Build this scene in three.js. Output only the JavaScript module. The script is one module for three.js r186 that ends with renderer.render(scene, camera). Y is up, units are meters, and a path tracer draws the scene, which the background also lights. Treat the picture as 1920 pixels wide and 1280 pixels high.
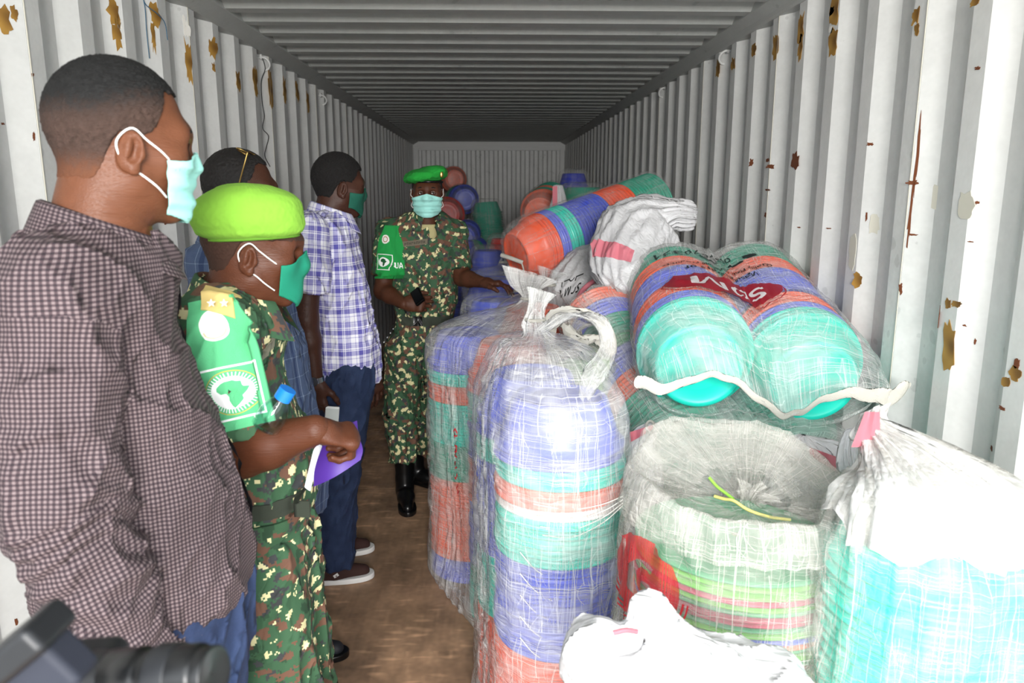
import * as THREE from 'three';
import { mergeGeometries } from 'three/addons/utils/BufferGeometryUtils.js';
import { RoundedBoxGeometry } from 'three/addons/geometries/RoundedBoxGeometry.js';
import { RectAreaLightUniformsLib } from 'three/addons/lights/RectAreaLightUniformsLib.js';
import { createNoise2D, createNoise3D } from 'simplex-noise';

// ---------- camera, daylight, flash, exposure ----------
const FOC = 1420, CAMY = 1.66, PITCH = Math.atan(283 / 1420), YAW = Math.atan(0.0297);
const scene = new THREE.Scene();
const camera = new THREE.PerspectiveCamera(THREE.MathUtils.radToDeg(2 * Math.atan(640 / FOC)), 1.5, 0.05, 120);
camera.position.set(0, CAMY, 0); camera.rotation.order = 'YXZ'; camera.rotation.set(-PITCH, -YAW, 0);
camera.focus = 2.4; camera.userData.fStop = 5.6; camera.updateMatrixWorld(true);
scene.background = new THREE.Color(0.90, 0.95, 1.0); scene.backgroundIntensity = 3.2;      // bright overcast outside the open doors
RectAreaLightUniformsLib.init();
const flashLight = new THREE.SpotLight(0xfffaf3, 4, 0, 0.72, 0.9, 2);                       // photographer's flash, aimed over the sacks
flashLight.position.set(0.15, 2.0, 0.55); flashLight.target.position.set(0.72, 1.35, -2.2); flashLight.castShadow = true; flashLight.shadow.radius = 4; scene.add(flashLight, flashLight.target);
const addedFillLight = new THREE.RectAreaLight(0xfffcf8, 60, 1.0, 0.8);                            // added soft fill lamp, out of view, brightening the middle of the container
addedFillLight.position.set(0.22, 2.05, 2.6); addedFillLight.lookAt(0.35, 1.25, -4); addedFillLight.castShadow = true; scene.add(addedFillLight);
const renderer = new THREE.WebGLRenderer({ antialias: true });
renderer.toneMapping = THREE.LinearToneMapping; renderer.toneMappingExposure = 1.42;
renderer.shadowMap.enabled = true;

// ---------- helpers ----------
let seed = 7;
const rnd = () => { seed = (seed + 0x6d2b79f5) | 0; let t = Math.imul(seed ^ (seed >>> 15), 1 | seed); t = (t + Math.imul(t ^ (t >>> 7), 61 | t)) ^ t; return ((t ^ (t >>> 14)) >>> 0) / 4294967296; };
const rr = (a, b) => a + (b - a) * rnd();
const n3 = createNoise3D(rnd), n2 = createNoise2D(rnd);
const V = (x, y, z) => new THREE.Vector3(x, y, z);
const clamp = (x, a, b) => x < a ? a : x > b ? b : x, lerp = (a, b, t) => a + (b - a) * t;
const sstep = (a, b, x) => { const t = clamp((x - a) / (b - a), 0, 1); return t * t * (3 - 2 * t); };
const PI = Math.PI;
const rayDir = (px, py) => V((px - 960) / FOC, (640 - py) / FOC, -1).applyQuaternion(camera.quaternion);
const P = (px, py, d) => { const r = rayDir(px, py); return r.multiplyScalar(d / -r.z).add(camera.position); };   // point seen at that place, d metres into the container
const taken = new Map();
const numbered = (n) => { const k = taken.get(n) || 0; taken.set(n, k + 1); return k ? n + '_' + String(k).padStart(3, '0') : n; };
function thing(name, label, category, pos, group) { const o = new THREE.Group(); o.name = numbered(name); o.userData = { label, category }; if (group) o.userData.group = group; if (pos) o.position.copy(pos); scene.add(o); o.updateMatrixWorld(true); return o; }
function part(name, geo, mat, parent, label) { const m = new THREE.Mesh(geo, mat); m.name = name; m.castShadow = m.receiveShadow = true; if (label) m.userData.label = label; parent.add(m); return m; }
function struct(name, geo, mat) { const m = geo ? new THREE.Mesh(geo, mat) : new THREE.Group(); m.name = name; m.castShadow = m.receiveShadow = true; m.userData = { kind: 'structure' }; scene.add(m); return m; }
const std = (o) => new THREE.MeshStandardMaterial({ roughness: 0.8, side: THREE.DoubleSide, ...o });
const phys = (o) => new THREE.MeshPhysicalMaterial({ roughness: 0.6, side: THREE.DoubleSide, ...o });
function canvasTex(w, h, draw, { srgb = true, rep } = {}) { const c = document.createElement('canvas'); c.width = w; c.height = h; draw(c.getContext('2d'), w, h); const t = new THREE.CanvasTexture(c); if (srgb) t.colorSpace = THREE.SRGBColorSpace; t.wrapS = t.wrapT = THREE.RepeatWrapping; if (rep) t.repeat.set(rep[0], rep[1]); return t; }
function dataTex(w, h, fn, { srgb = true, rep } = {}) { const d = new Uint8Array(w * h * 4); for (let y = 0; y < h; y++) for (let x = 0; x < w; x++) { const c = fn(x / w, y / h, x, y), i = (y * w + x) * 4; d[i] = clamp(c[0], 0, 255); d[i + 1] = clamp(c[1], 0, 255); d[i + 2] = clamp(c[2], 0, 255); d[i + 3] = c[3] === undefined ? 255 : clamp(c[3], 0, 255); } const t = new THREE.DataTexture(d, w, h); t.magFilter = THREE.LinearFilter; if (srgb) t.colorSpace = THREE.SRGBColorSpace; t.wrapS = t.wrapT = THREE.RepeatWrapping; if (rep) t.repeat.set(rep[0], rep[1]); t.needsUpdate = true; return t; }
// tileable noise: simplex on a torus-like pair of circles is dear, so blend the wrap
const tn = (u, v, f, s = 0) => { const a = n3(u * f, v * f, s), b = n3((u - 1) * f, v * f, s), c = n3(u * f, (v - 1) * f, s), d = n3((u - 1) * f, (v - 1) * f, s); return lerp(lerp(a, b, u), lerp(c, d, u), v) * 1.15; };
const tubeG = (pts, r, seg = 24, rs = 6, closed = false) => new THREE.TubeGeometry(new THREE.CatmullRomCurve3(pts, closed), seg, r, rs, closed);
const boxG = (w, h, d, x = 0, y = 0, z = 0) => new THREE.BoxGeometry(w, h, d).translate(x, y, z);
const rboxG = (w, h, d, r = 0.004, s = 2) => new RoundedBoxGeometry(w, h, d, s, r);
const worldSize = (g, s = 1) => g;
function quadGrid(nu, nv, fn, uvf) { const pos = [], uv = [], idx = []; for (let j = 0; j <= nv; j++) for (let i = 0; i <= nu; i++) { const p = fn(i / nu, j / nv); pos.push(p.x, p.y, p.z); const t = uvf ? uvf(i / nu, j / nv) : [i / nu, j / nv]; uv.push(t[0], t[1]); } for (let j = 0; j < nv; j++) for (let i = 0; i < nu; i++) { const a = j * (nu + 1) + i, b = a + 1, c = a + nu + 1, d = c + 1; idx.push(a, b, d, a, d, c); } const g = new THREE.BufferGeometry(); g.setAttribute('position', new THREE.Float32BufferAttribute(pos, 3)); g.setAttribute('uv', new THREE.Float32BufferAttribute(uv, 2)); g.setIndex(idx); g.computeVertexNormals(); return g; }
const toLocal = (g, o) => { o.updateMatrixWorld(true); return g.applyMatrix4(o.matrixWorld.clone().invert()); };

// ---------- the container ----------
const XL = -1.165, XR = 1.185, ZB = -12.15, ZF = 0.12, YC = 2.40;
const paintTex = dataTex(512, 512, (u, v) => { const a = tn(u, v, 5), b = tn(u, v, 22, 3), c = tn(u, v, 70, 9); const k = 214 + a * 5 + b * 4 + c * 3 - (b * a > 0.42 ? 14 : 0); return [k, k + 1, k - 1]; });
const paintBump = dataTex(512, 512, (u, v) => { const k = 128 + tn(u, v, 9, 5) * 60 + tn(u, v, 60, 6) * 30; return [k, k, k]; }, { srgb: false });
const mPaint = std({ map: paintTex, bumpMap: paintBump, bumpScale: 0.0012, roughness: 0.42 });
const mRoof = std({ map: paintTex, color: 0xd8dad8, bumpMap: paintBump, bumpScale: 0.001, roughness: 0.5 });
const mRust = std({ color: 0x6b3a1e, roughness: 0.9 }), mTape = std({ map: dataTex(128, 128, (u, v) => { const k = tn(u, v, 12, 2); return [150 + k * 40, 112 + k * 36, 48 + k * 22]; }), roughness: 0.6 });
const mPale = std({ color: 0xe8e6df, roughness: 0.6 }), mDirt = std({ color: 0xcac7ba, roughness: 0.9 }), mCable = std({ color: 0x15171a, roughness: 0.5 }), mBlueWire = std({ color: 0x2d5e7c, roughness: 0.5 });
function uvBy(g, fu, fv) { const p = g.attributes.position, n = g.attributes.normal, uv = g.attributes.uv; for (let i = 0; i < p.count; i++) uv.setXY(i, fu(p.getX(i), p.getY(i), p.getZ(i), n, i), fv(p.getX(i), p.getY(i), p.getZ(i), n, i)); return g; }
// corrugated sheet profile along s: s from 0 to n*pitch, height 0 = inner face, depth = recess
const PITCH_W = 0.275, DEP = 0.037;
function corrShape(n, pitch, dep, flat, back, off = 0) { const sh = new THREE.Shape(), sl = pitch / 2 - flat; sh.moveTo(0, 0); for (let k = 0; k < n; k++) { const s = k * pitch; sh.lineTo(s + flat, 0); sh.lineTo(s + flat + sl, -dep); sh.lineTo(s + 2 * flat + sl, -dep); sh.lineTo(s + pitch, 0); } sh.lineTo(n * pitch, -back); sh.lineTo(0, -back); sh.closePath(); return sh; }
function wall(name, mk) { const w = struct(name); mk(w); return w; }
const WALLTOP = 2.372;
const sheetG = new THREE.ExtrudeGeometry(corrShape(4, PITCH_W, DEP, 0.071, 0.06), { depth: WALLTOP, bevelEnabled: false });   // s along x, profile along y, height along z
uvBy(sheetG, (x, y, z) => x * 0.8, (x, y, z) => z * 0.8);
const wallL = struct('wall_left'), wallR = struct('wall_right'), wallB = struct('wall_back');
const NSHEET = 12;
for (let k = 0; k < NSHEET; k++) {
  const L = part('corrugated_sheet', sheetG, mPaint, wallL), R = part('corrugated_sheet', sheetG, mPaint, wallR);
  // left: inner normal +x ; s runs towards +z
  L.matrixAutoUpdate = false; L.matrix.makeBasis(V(0, 0, -1), V(1, 0, 0), V(0, 1, 0)); L.matrix.setPosition(XL, 0, ZF - k * 1.1 + 0.02);
  R.matrixAutoUpdate = false; R.matrix.makeBasis(V(0, 0, -1), V(-1, 0, 0), V(0, 1, 0)); R.matrix.setPosition(XR, 0, ZF - k * 1.1 - 0.06);
  for (const [w, x, s, zo] of [[wallL, XL, 1, 0.02], [wallR, XR, -1, -0.06]]) part('weld_seam', boxG(0.003, WALLTOP, 0.003, x + s * 0.0005, WALLTOP / 2, ZF - k * 1.1 + zo - 0.004), mDirt, w);
}
{ const g = new THREE.ExtrudeGeometry(corrShape(17, 0.14, 0.035, 0.05, 0.06), { depth: 2.34, bevelEnabled: false }); uvBy(g, (x, y, z) => x, (x, y, z) => z);
  const B = part('corrugated_sheet', g, mPaint, wallB); B.matrixAutoUpdate = false; B.matrix.makeBasis(V(1, 0, 0), V(0, 0, 1), V(0, 1, 0)); B.matrix.setPosition(XL - 0.01, 0, ZB);
  part('header_plate', boxG(2.42, 0.13, 0.07, 0.01, 2.335, ZB + 0.02), mPaint, wallB); part('corner_post', boxG(0.06, 2.3, 0.08, XL + 0.05, 1.15, ZB + 0.04), mPaint, wallB); part('corner_post', boxG(0.06, 2.3, 0.08, XR - 0.05, 1.15, ZB + 0.04), mPaint, wallB); }
// roof: ribs across the width, one pressed sheet per metre
const roof = struct('ceiling');
{ const rp = 0.25, g = new THREE.ExtrudeGeometry(corrShape(4, rp, 0.03, 0.078, 0.05), { depth: XR - XL - 0.1, bevelEnabled: false }); uvBy(g, (x, y, z) => z, (x, y, z) => x);
  for (let k = 0; k < 13; k++) { const m = part('roof_sheet', g, mRoof, roof); m.matrixAutoUpdate = false; m.matrix.makeBasis(V(0, 0, -1), V(0, -1, 0), V(1, 0, 0)); m.matrix.setPosition(XL + 0.05, YC, ZF - k * 1.0); } }
// top rails: sloping strip between wall and roof
for (const s of [-1, 1]) { const x0 = s < 0 ? XL : XR, sh = new THREE.Shape(); sh.moveTo(-0.07, 2.355); sh.lineTo(0.006, 2.355); sh.lineTo(0.016, 2.362); sh.lineTo(0.075, 2.395); sh.lineTo(0.075, 2.47); sh.lineTo(-0.07, 2.47); sh.closePath();
  const g = new THREE.ExtrudeGeometry(sh, { depth: ZF - ZB, bevelEnabled: false }); uvBy(g, (x, y, z) => z, (x, y, z) => x + y); if (s > 0) { g.scale(-1, 1, 1); g.index || 0; } g.translate(x0, 0, ZB);
  if (s > 0) { const p = g.attributes.position, a = p.array; for (let i = 0; i < a.length; i += 9) for (let c = 0; c < 3; c++) { const t = a[i + 3 + c]; a[i + 3 + c] = a[i + 6 + c]; a[i + 6 + c] = t; } g.computeVertexNormals(); }
  struct(s < 0 ? 'trim_1' : 'trim_2', g, mRoof); }
{ const g = boxG(2.5, 0.05, ZF - ZB, 0.01, 2.47, (ZF + ZB) / 2); struct('trim_3', g, mRoof); }
// plywood floor in sheets
const plyTex = dataTex(1024, 1024, (u, v) => { const g = tn(u, v * 0.12 + 0.3, 60, 1) * 0.5 + tn(u, v * 0.2, 24, 2) * 0.5, s = tn(u, v, 3.5, 4), t = tn(u, v, 11, 8), w = tn(u, v, 40, 12); const sc = Math.max(0, tn(u * 0.3, v, 30, 15) - 0.35) * 0.6 + Math.max(0, tn(u, v * 0.35, 26, 19) - 0.45) * 0.5; const k = 1 + g * 0.10 + s * 0.22 + t * 0.14 + w * 0.07 + sc * 0.8; return [158 * k, 127 * k, 101 * k]; });
const plyR = dataTex(256, 256, (u, v) => { const k = 150 + tn(u, v, 6, 3) * 50 + tn(u, v, 24, 8) * 30; return [k, k, k]; }, { srgb: false });
const mPly = std({ map: plyTex, roughnessMap: plyR, roughness: 0.95, bumpMap: plyTex, bumpScale: 0.0008 });
const floor = struct('floor');
for (let i = 0; i < 2; i++) for (let k = 0; k < 6; k++) { const w = 1.2, l = 2.1, g = boxG(w - 0.003, 0.028, l - 0.003, 0, -0.014, 0); const ou = rnd(), ov = rnd(); g.translate(-0.58 + i * 1.2, 0, ZF - l / 2 - k * l + (i ? 0.3 : 0)); uvBy(g, (x, y, z) => x / 1.4 + ou, (x, y, z) => z / 1.4 + ov); part('plywood_sheet', g, mPly, floor); }
part('sub_floor', boxG(2.5, 0.1, ZF - ZB + 0.1, 0.01, -0.09, (ZF + ZB) / 2), mRoof, floor);
{ const g = new THREE.CircleGeometry(25, 48).rotateX(-PI / 2).translate(0, -0.14, 0); uvBy(g, (x, y, z) => x, (x, y, z) => z); struct('ground', g, std({ color: 0xaeaba5, roughness: 0.95 })); }
// stains, tape leftovers and rust scars on the walls: thin raised flakes with torn outlines
function flake(w, h, seedv, tear = 0.35) { const sh = new THREE.Shape(), n = 18; for (let k = 0; k < n; k++) { const a = k / n * 2 * PI, q = 1 + tear * n2(k * 1.7, seedv); const x = Math.sign(Math.cos(a)) * Math.pow(Math.abs(Math.cos(a)), 0.6) * w / 2 * q, y = Math.sign(Math.sin(a)) * Math.pow(Math.abs(Math.sin(a)), 0.7) * h / 2 * q; k ? sh.lineTo(x, y) : sh.moveTo(x, y); } sh.closePath(); const g = new THREE.ExtrudeGeometry(sh, { depth: 0.0012, bevelEnabled: false }); return g; }
// place a flake where the pixel's ray meets the wall sheet
function wallHit(side, px, py) { const r = rayDir(px, py), X = side < 0 ? XL : XR, zo = side < 0 ? ZF + 0.02 : ZF - 0.06; let prev = null; const prof = (z) => { let s = ((zo - z) % PITCH_W + PITCH_W) % PITCH_W; const f = 0.071, sl = PITCH_W / 2 - f; return s < f ? 0 : s < f + sl ? (s - f) / sl * DEP : s < 2 * f + sl ? DEP : DEP * (1 - (s - 2 * f - sl) / sl); };
  let t0 = (Math.abs(X) - 0.02) / Math.abs(r.x); for (let k = 0; k < 400; k++) { const t = t0 + k * 0.0006 * 3, x = r.x * t, z = r.z * t, y = CAMY + r.y * t, wx = X + side * prof(z); if (side < 0 ? x <= wx : x >= wx) { const sl = (prof(z + 0.002) - prof(z - 0.002)) / 0.004; const n = V(-side, 0, side * side * sl).normalize(); return { p: V(wx, y, z), n }; } } return null; }
function scar(side, px, py, wpx, hpx, mat, name, tear) { const h = wallHit(side, px, py); if (!h || h.p.y > 2.33 || h.p.y < 0.02) return; const dist = h.p.distanceTo(camera.position), z = V().crossVectors(V(0, 1, 0), h.n).normalize(), view = rayDir(px, py).normalize(), fore = Math.max(0.18, Math.abs(h.n.dot(view))); const w = Math.min(wpx * dist / FOC / fore, 0.068), hh = hpx * dist / FOC; const g = flake(w, hh, px * 0.13 + py * 0.07, tear); const m = part(name, g, mat, side < 0 ? wallL : wallR); m.matrixAutoUpdate = false; m.matrix.makeBasis(z, V().crossVectors(h.n, z), h.n); m.matrix.setPosition(h.p.clone().addScaledVector(h.n, 0.0006)); }
for (const a of [[213, 22, 16, 44], [219, 62, 12, 40], [291, 30, 14, 40], [287, 68, 6, 40], [353, 118, 9, 64], [398, 90, 12, 28], [446, 150, 6, 30], [478, 150, 8, 50], [507, 170, 6, 60], [533, 168, 6, 40], [557, 172, 5, 30], [7, 35, 14, 40], [400, 125, 5, 12], [577, 190, 4, 30], [25, 25, 8, 20]]) scar(-1, ...a, mTape, 'tape_residue', 0.45);
for (const a of [[1565, 20, 14, 46], [1563, 80, 12, 40], [1502, 52, 9, 40], [1501, 90, 6, 40], [1455, 85, 9, 40], [1718, 30, 9, 24], [1720, 55, 6, 18], [1413, 95, 7, 20], [1780, 650, 17, 84], [1795, 570, 14, 10], [1609, 525, 14, 24], [1904, 700, 14, 20], [1375, 120, 6, 20], [1346, 130, 6, 26], [1830, 4, 12, 12], [1888, 715, 10, 16], [1778, 570, 8, 18]]) scar(1, ...a, mTape, 'tape_residue', 0.4);
for (const a of [[1722, 290, 4, 110], [1712, 342, 16, 7], [1708, 400, 4, 90], [1713, 440, 12, 3], [1409, 305, 7, 12], [1445, 312, 14, 6], [1491, 302, 10, 26], [1440, 300, 5, 6], [1440, 356, 8, 3], [1632, 270, 9, 5], [1834, 128, 6, 5], [1835, 380, 6, 5], [1690, 540, 5, 14], [1436, 403, 3, 8], [1625, 405, 3, 14], [1821, 453, 8, 2], [1691, 548, 3, 8], [1761, 600, 3, 40], [1775, 860, 8, 10], [1880, 765, 8, 5], [1830, 640, 3, 8], [1555, 428, 8, 2], [1499, 426, 6, 2], [1908, 680, 6, 14], [1810, 610, 5, 3], [1772, 878, 5, 14], [1827, 905, 10, 8], [1860, 840, 4, 6]]) scar(1, ...a, mRust, 'rust_spot', 0.5);
for (const a of [[1600, 470, 10, 60], [1812, 385, 24, 40], [1830, 915, 30, 50], [1640, 420, 16, 30], [1755, 370, 18, 40]]) scar(1, ...a, mDirt, 'paint_patch', 0.25);
for (const a of [[62, 256, 3, 12], [4, 232, 4, 3], [28, 1040, 3, 10], [30, 1165, 3, 10], [310, 418, 5, 4], [60, 140, 3, 5]]) scar(-1, ...a, mRust, 'rust_spot', 0.5);
for (const a of [[352, 55, 7, 20], [345, 48, 4, 30], [222, 45, 6, 16], [1560, 22, 7, 12], [1559, 56, 6, 10]]) scar(-1 + 2 * (a[0] > 960), ...a, mPale, 'torn_paper', 0.5);
// lashing rings under the top rail
function ring(side, px, py) { const h = wallHit(side, px, py); if (!h) return; const o = thing('lashing_ring', side < 0 ? (px < 550 ? 'steel lashing ring on left wall top with black cable hanging' : 'small steel lashing ring high on left wall further back') : (px > 1340 ? 'white painted lashing ring under right top rail nearest the doors' : 'small painted lashing ring under right top rail further back'), 'ring', h.p); const pts = []; for (let k = 0; k <= 10; k++) { const a = k / 10 * PI * 1.35 - PI * 0.2; pts.push(V(-side * (0.005 + 0.035 * Math.sin(a)), -0.02 + 0.033 * Math.cos(a) * 0.9, 0.02 * Math.cos(a))); } part('bar', tubeG(pts, 0.006, 20, 6), mPaint, o); part('weld_plate', rboxG(0.012, 0.03, 0.05).translate(side * -0.002, 0.012, 0), mPaint, o); }
ring(-1, 490, 112); ring(-1, 601, 182); ring(1, 1364, 100); ring(1, 1247, 168);
// wires
{ const o = thing('black_cable', 'thin black cable dangling down left wall from lashing ring', 'cable'); const pts = [[486, 105], [492, 118], [494, 130], [487, 150], [488, 190], [492, 215], [488, 240], [500, 258], [496, 275], [492, 292], [503, 312]].map(([x, y]) => { const h = wallHit(-1, x, y); return h.p.addScaledVector(h.n, 0.012); }); part('wire', tubeG(pts, 0.0022, 80, 5), mCable, o); }
{ const o = thing('blue_wire', 'blue wire loop hanging at top of left wall above checked shirt man', 'wire'); const at = (x, y) => { const h = wallHit(-1, x, y); return h.p.addScaledVector(h.n, 0.012); }; part('wire', tubeG([[258, -20], [266, 10], [270, 60], [275, 110]].map((a) => at(...a)), 0.0015, 30, 5), mBlueWire, o); part('wire', tubeG([[256, -20], [268, 8], [288, 25], [302, 42], [308, 75]].map((a) => at(...a)), 0.0015, 30, 5), mBlueWire, o); }
const quatY = (dir) => new THREE.Quaternion().setFromUnitVectors(V(0, 1, 0), dir.clone().normalize());
const textTex = (w, h, draw) => canvasTex(w, h, (c) => { c.clearRect(0, 0, w, h); draw(c, w, h); });
const printMat = (t, o = {}) => phys({ map: t, transparent: true, roughness: 0.6, ...o });
// ---------- distance-field modelling ----------
const rc = (a, b, ra, rb) => { const dx = b.x - a.x, dy = b.y - a.y, dz = b.z - a.z, L = dx * dx + dy * dy + dz * dz || 1e-9; return (x, y, z) => { let t = ((x - a.x) * dx + (y - a.y) * dy + (z - a.z) * dz) / L; t = t < 0 ? 0 : t > 1 ? 1 : t; const ex = x - a.x - t * dx, ey = y - a.y - t * dy, ez = z - a.z - t * dz; return Math.sqrt(ex * ex + ey * ey + ez * ez) - (ra + (rb - ra) * t); }; };
const ell = (c, r, q) => { const m = q ? new THREE.Matrix3().setFromMatrix4(new THREE.Matrix4().makeRotationFromQuaternion(q.clone().invert())).elements : null; const mr = Math.min(r[0], r[1], r[2]); return (x, y, z) => { let X = x - c.x, Y = y - c.y, Z = z - c.z; if (m) { const a = m[0] * X + m[3] * Y + m[6] * Z, b = m[1] * X + m[4] * Y + m[7] * Z, d = m[2] * X + m[5] * Y + m[8] * Z; X = a; Y = b; Z = d; } const k0 = Math.sqrt((X / r[0]) ** 2 + (Y / r[1]) ** 2 + (Z / r[2]) ** 2), k1 = Math.sqrt((X / r[0] ** 2) ** 2 + (Y / r[1] ** 2) ** 2 + (Z / r[2] ** 2) ** 2); return k1 < 1e-6 ? -mr : k0 * (k0 - 1) / k1; }; };
const smin = (a, b, k) => { const h = k - Math.abs(a - b); return h > 0 ? Math.min(a, b) - h * h / (4 * k) : Math.min(a, b); };
const smax = (a, b, k) => -smin(-a, -b, k);
const uni = (fs, k) => (x, y, z) => { let d = 1e9; for (let i = 0; i < fs.length; i++) d = smin(d, fs[i](x, y, z), k); return d; };
// stacked elliptic sections along local y: [y, cx, cz, rx, rz]
const secs = (S, p = 2) => { const n = S.length; return (x, y, z) => { let i = 0; while (i < n - 2 && y > S[i + 1][0]) i++; const A = S[i], B = S[i + 1], P0 = S[Math.max(0, i - 1)], P3 = S[Math.min(n - 1, i + 2)], t = clamp((y - A[0]) / (B[0] - A[0]), 0, 1), t2 = t * t, t3 = t2 * t, h = (k) => { const m1 = (B[k] - P0[k]) / ((B[0] - P0[0]) || 1) * (B[0] - A[0]), m2 = (P3[k] - A[k]) / ((P3[0] - A[0]) || 1) * (B[0] - A[0]); return (2 * t3 - 3 * t2 + 1) * A[k] + (t3 - 2 * t2 + t) * m1 + (-2 * t3 + 3 * t2) * B[k] + (t3 - t2) * m2; }; const rx = Math.max(0.004, h(3)), rz = Math.max(0.004, h(4)), X = (x - h(1)) / rx, Z = (z - h(2)) / rz; const r = p === 2 ? Math.sqrt(X * X + Z * Z) : Math.pow(Math.pow(Math.abs(X), p) + Math.pow(Math.abs(Z), p), 1 / p); const g = r < 1e-6 ? 1 : Math.sqrt((X / rx) ** 2 + (Z / rz) ** 2) / r; let d = (r - 1) / Math.max(g, 1 / Math.max(rx, rz)); d *= 0.9; const c = Math.max(S[0][0] - y, y - S[n - 1][0]); return c > -0.03 ? smax(d, c, 0.03) : d; }; };
// naive surface nets, blocks far from the surface skipped
function nets(f, lo, hi, h) { const nx = Math.ceil((hi[0] - lo[0]) / h) + 1, ny = Math.ceil((hi[1] - lo[1]) / h) + 1, nz = Math.ceil((hi[2] - lo[2]) / h) + 1, F = new Float32Array(nx * ny * nz), Bk = 6, at = (i, j, k) => (k * ny + j) * nx + i;
  for (let k0 = 0; k0 < nz; k0 += Bk) for (let j0 = 0; j0 < ny; j0 += Bk) for (let i0 = 0; i0 < nx; i0 += Bk) { const c = f(lo[0] + (i0 + Bk / 2) * h, lo[1] + (j0 + Bk / 2) * h, lo[2] + (k0 + Bk / 2) * h), far = Math.abs(c) > Bk * h * 1.35; for (let k = k0; k < Math.min(nz, k0 + Bk); k++) for (let j = j0; j < Math.min(ny, j0 + Bk); j++) for (let i = i0; i < Math.min(nx, i0 + Bk); i++) F[at(i, j, k)] = far ? c : f(lo[0] + i * h, lo[1] + j * h, lo[2] + k * h); }
  const id = new Int32Array(nx * ny * nz).fill(-1), pos = [], E = [[0, 1], [2, 3], [4, 5], [6, 7], [0, 2], [1, 3], [4, 6], [5, 7], [0, 4], [1, 5], [2, 6], [3, 7]], v = new Float32Array(8);
  for (let k = 0; k < nz - 1; k++) for (let j = 0; j < ny - 1; j++) for (let i = 0; i < nx - 1; i++) { let mask = 0; for (let c = 0; c < 8; c++) { v[c] = F[at(i + (c & 1), j + (c >> 1 & 1), k + (c >> 2))]; if (v[c] < 0) mask |= 1 << c; } if (mask === 0 || mask === 255) continue; let x = 0, y = 0, z = 0, n = 0; for (const [a, b] of E) { if ((v[a] < 0) === (v[b] < 0)) continue; const t = v[a] / (v[a] - v[b]); x += lerp(a & 1, b & 1, t); y += lerp(a >> 1 & 1, b >> 1 & 1, t); z += lerp(a >> 2, b >> 2, t); n++; } id[at(i, j, k)] = pos.length / 3; pos.push(lo[0] + (i + x / n) * h, lo[1] + (j + y / n) * h, lo[2] + (k + z / n) * h); }
  const idx = [], quad = (a, b, c, d, flip) => { if (a < 0 || b < 0 || c < 0 || d < 0) return; flip ? idx.push(a, c, b, a, d, c) : idx.push(a, b, c, a, c, d); };
  for (let k = 1; k < nz - 1; k++) for (let j = 1; j < ny - 1; j++) for (let i = 1; i < nx - 1; i++) { const s = F[at(i, j, k)] < 0; if (s !== F[at(i + 1, j, k)] < 0) quad(id[at(i, j - 1, k - 1)], id[at(i, j, k - 1)], id[at(i, j, k)], id[at(i, j - 1, k)], !s); if (s !== F[at(i, j + 1, k)] < 0) quad(id[at(i - 1, j, k - 1)], id[at(i - 1, j, k)], id[at(i, j, k)], id[at(i, j, k - 1)], !s); if (s !== F[at(i, j, k + 1)] < 0) quad(id[at(i - 1, j - 1, k)], id[at(i, j - 1, k)], id[at(i, j, k)], id[at(i - 1, j, k)], !s); }
  return { pos, idx }; }
const grad = (f, x, y, z, e = 0.0015) => { const gx = f(x + e, y, z) - f(x - e, y, z), gy = f(x, y + e, z) - f(x, y - e, z), gz = f(x, y, z + e) - f(x, y, z - e), l = Math.hypot(gx, gy, gz) || 1; return [gx / l, gy / l, gz / l, l / (2 * e)]; };
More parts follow.
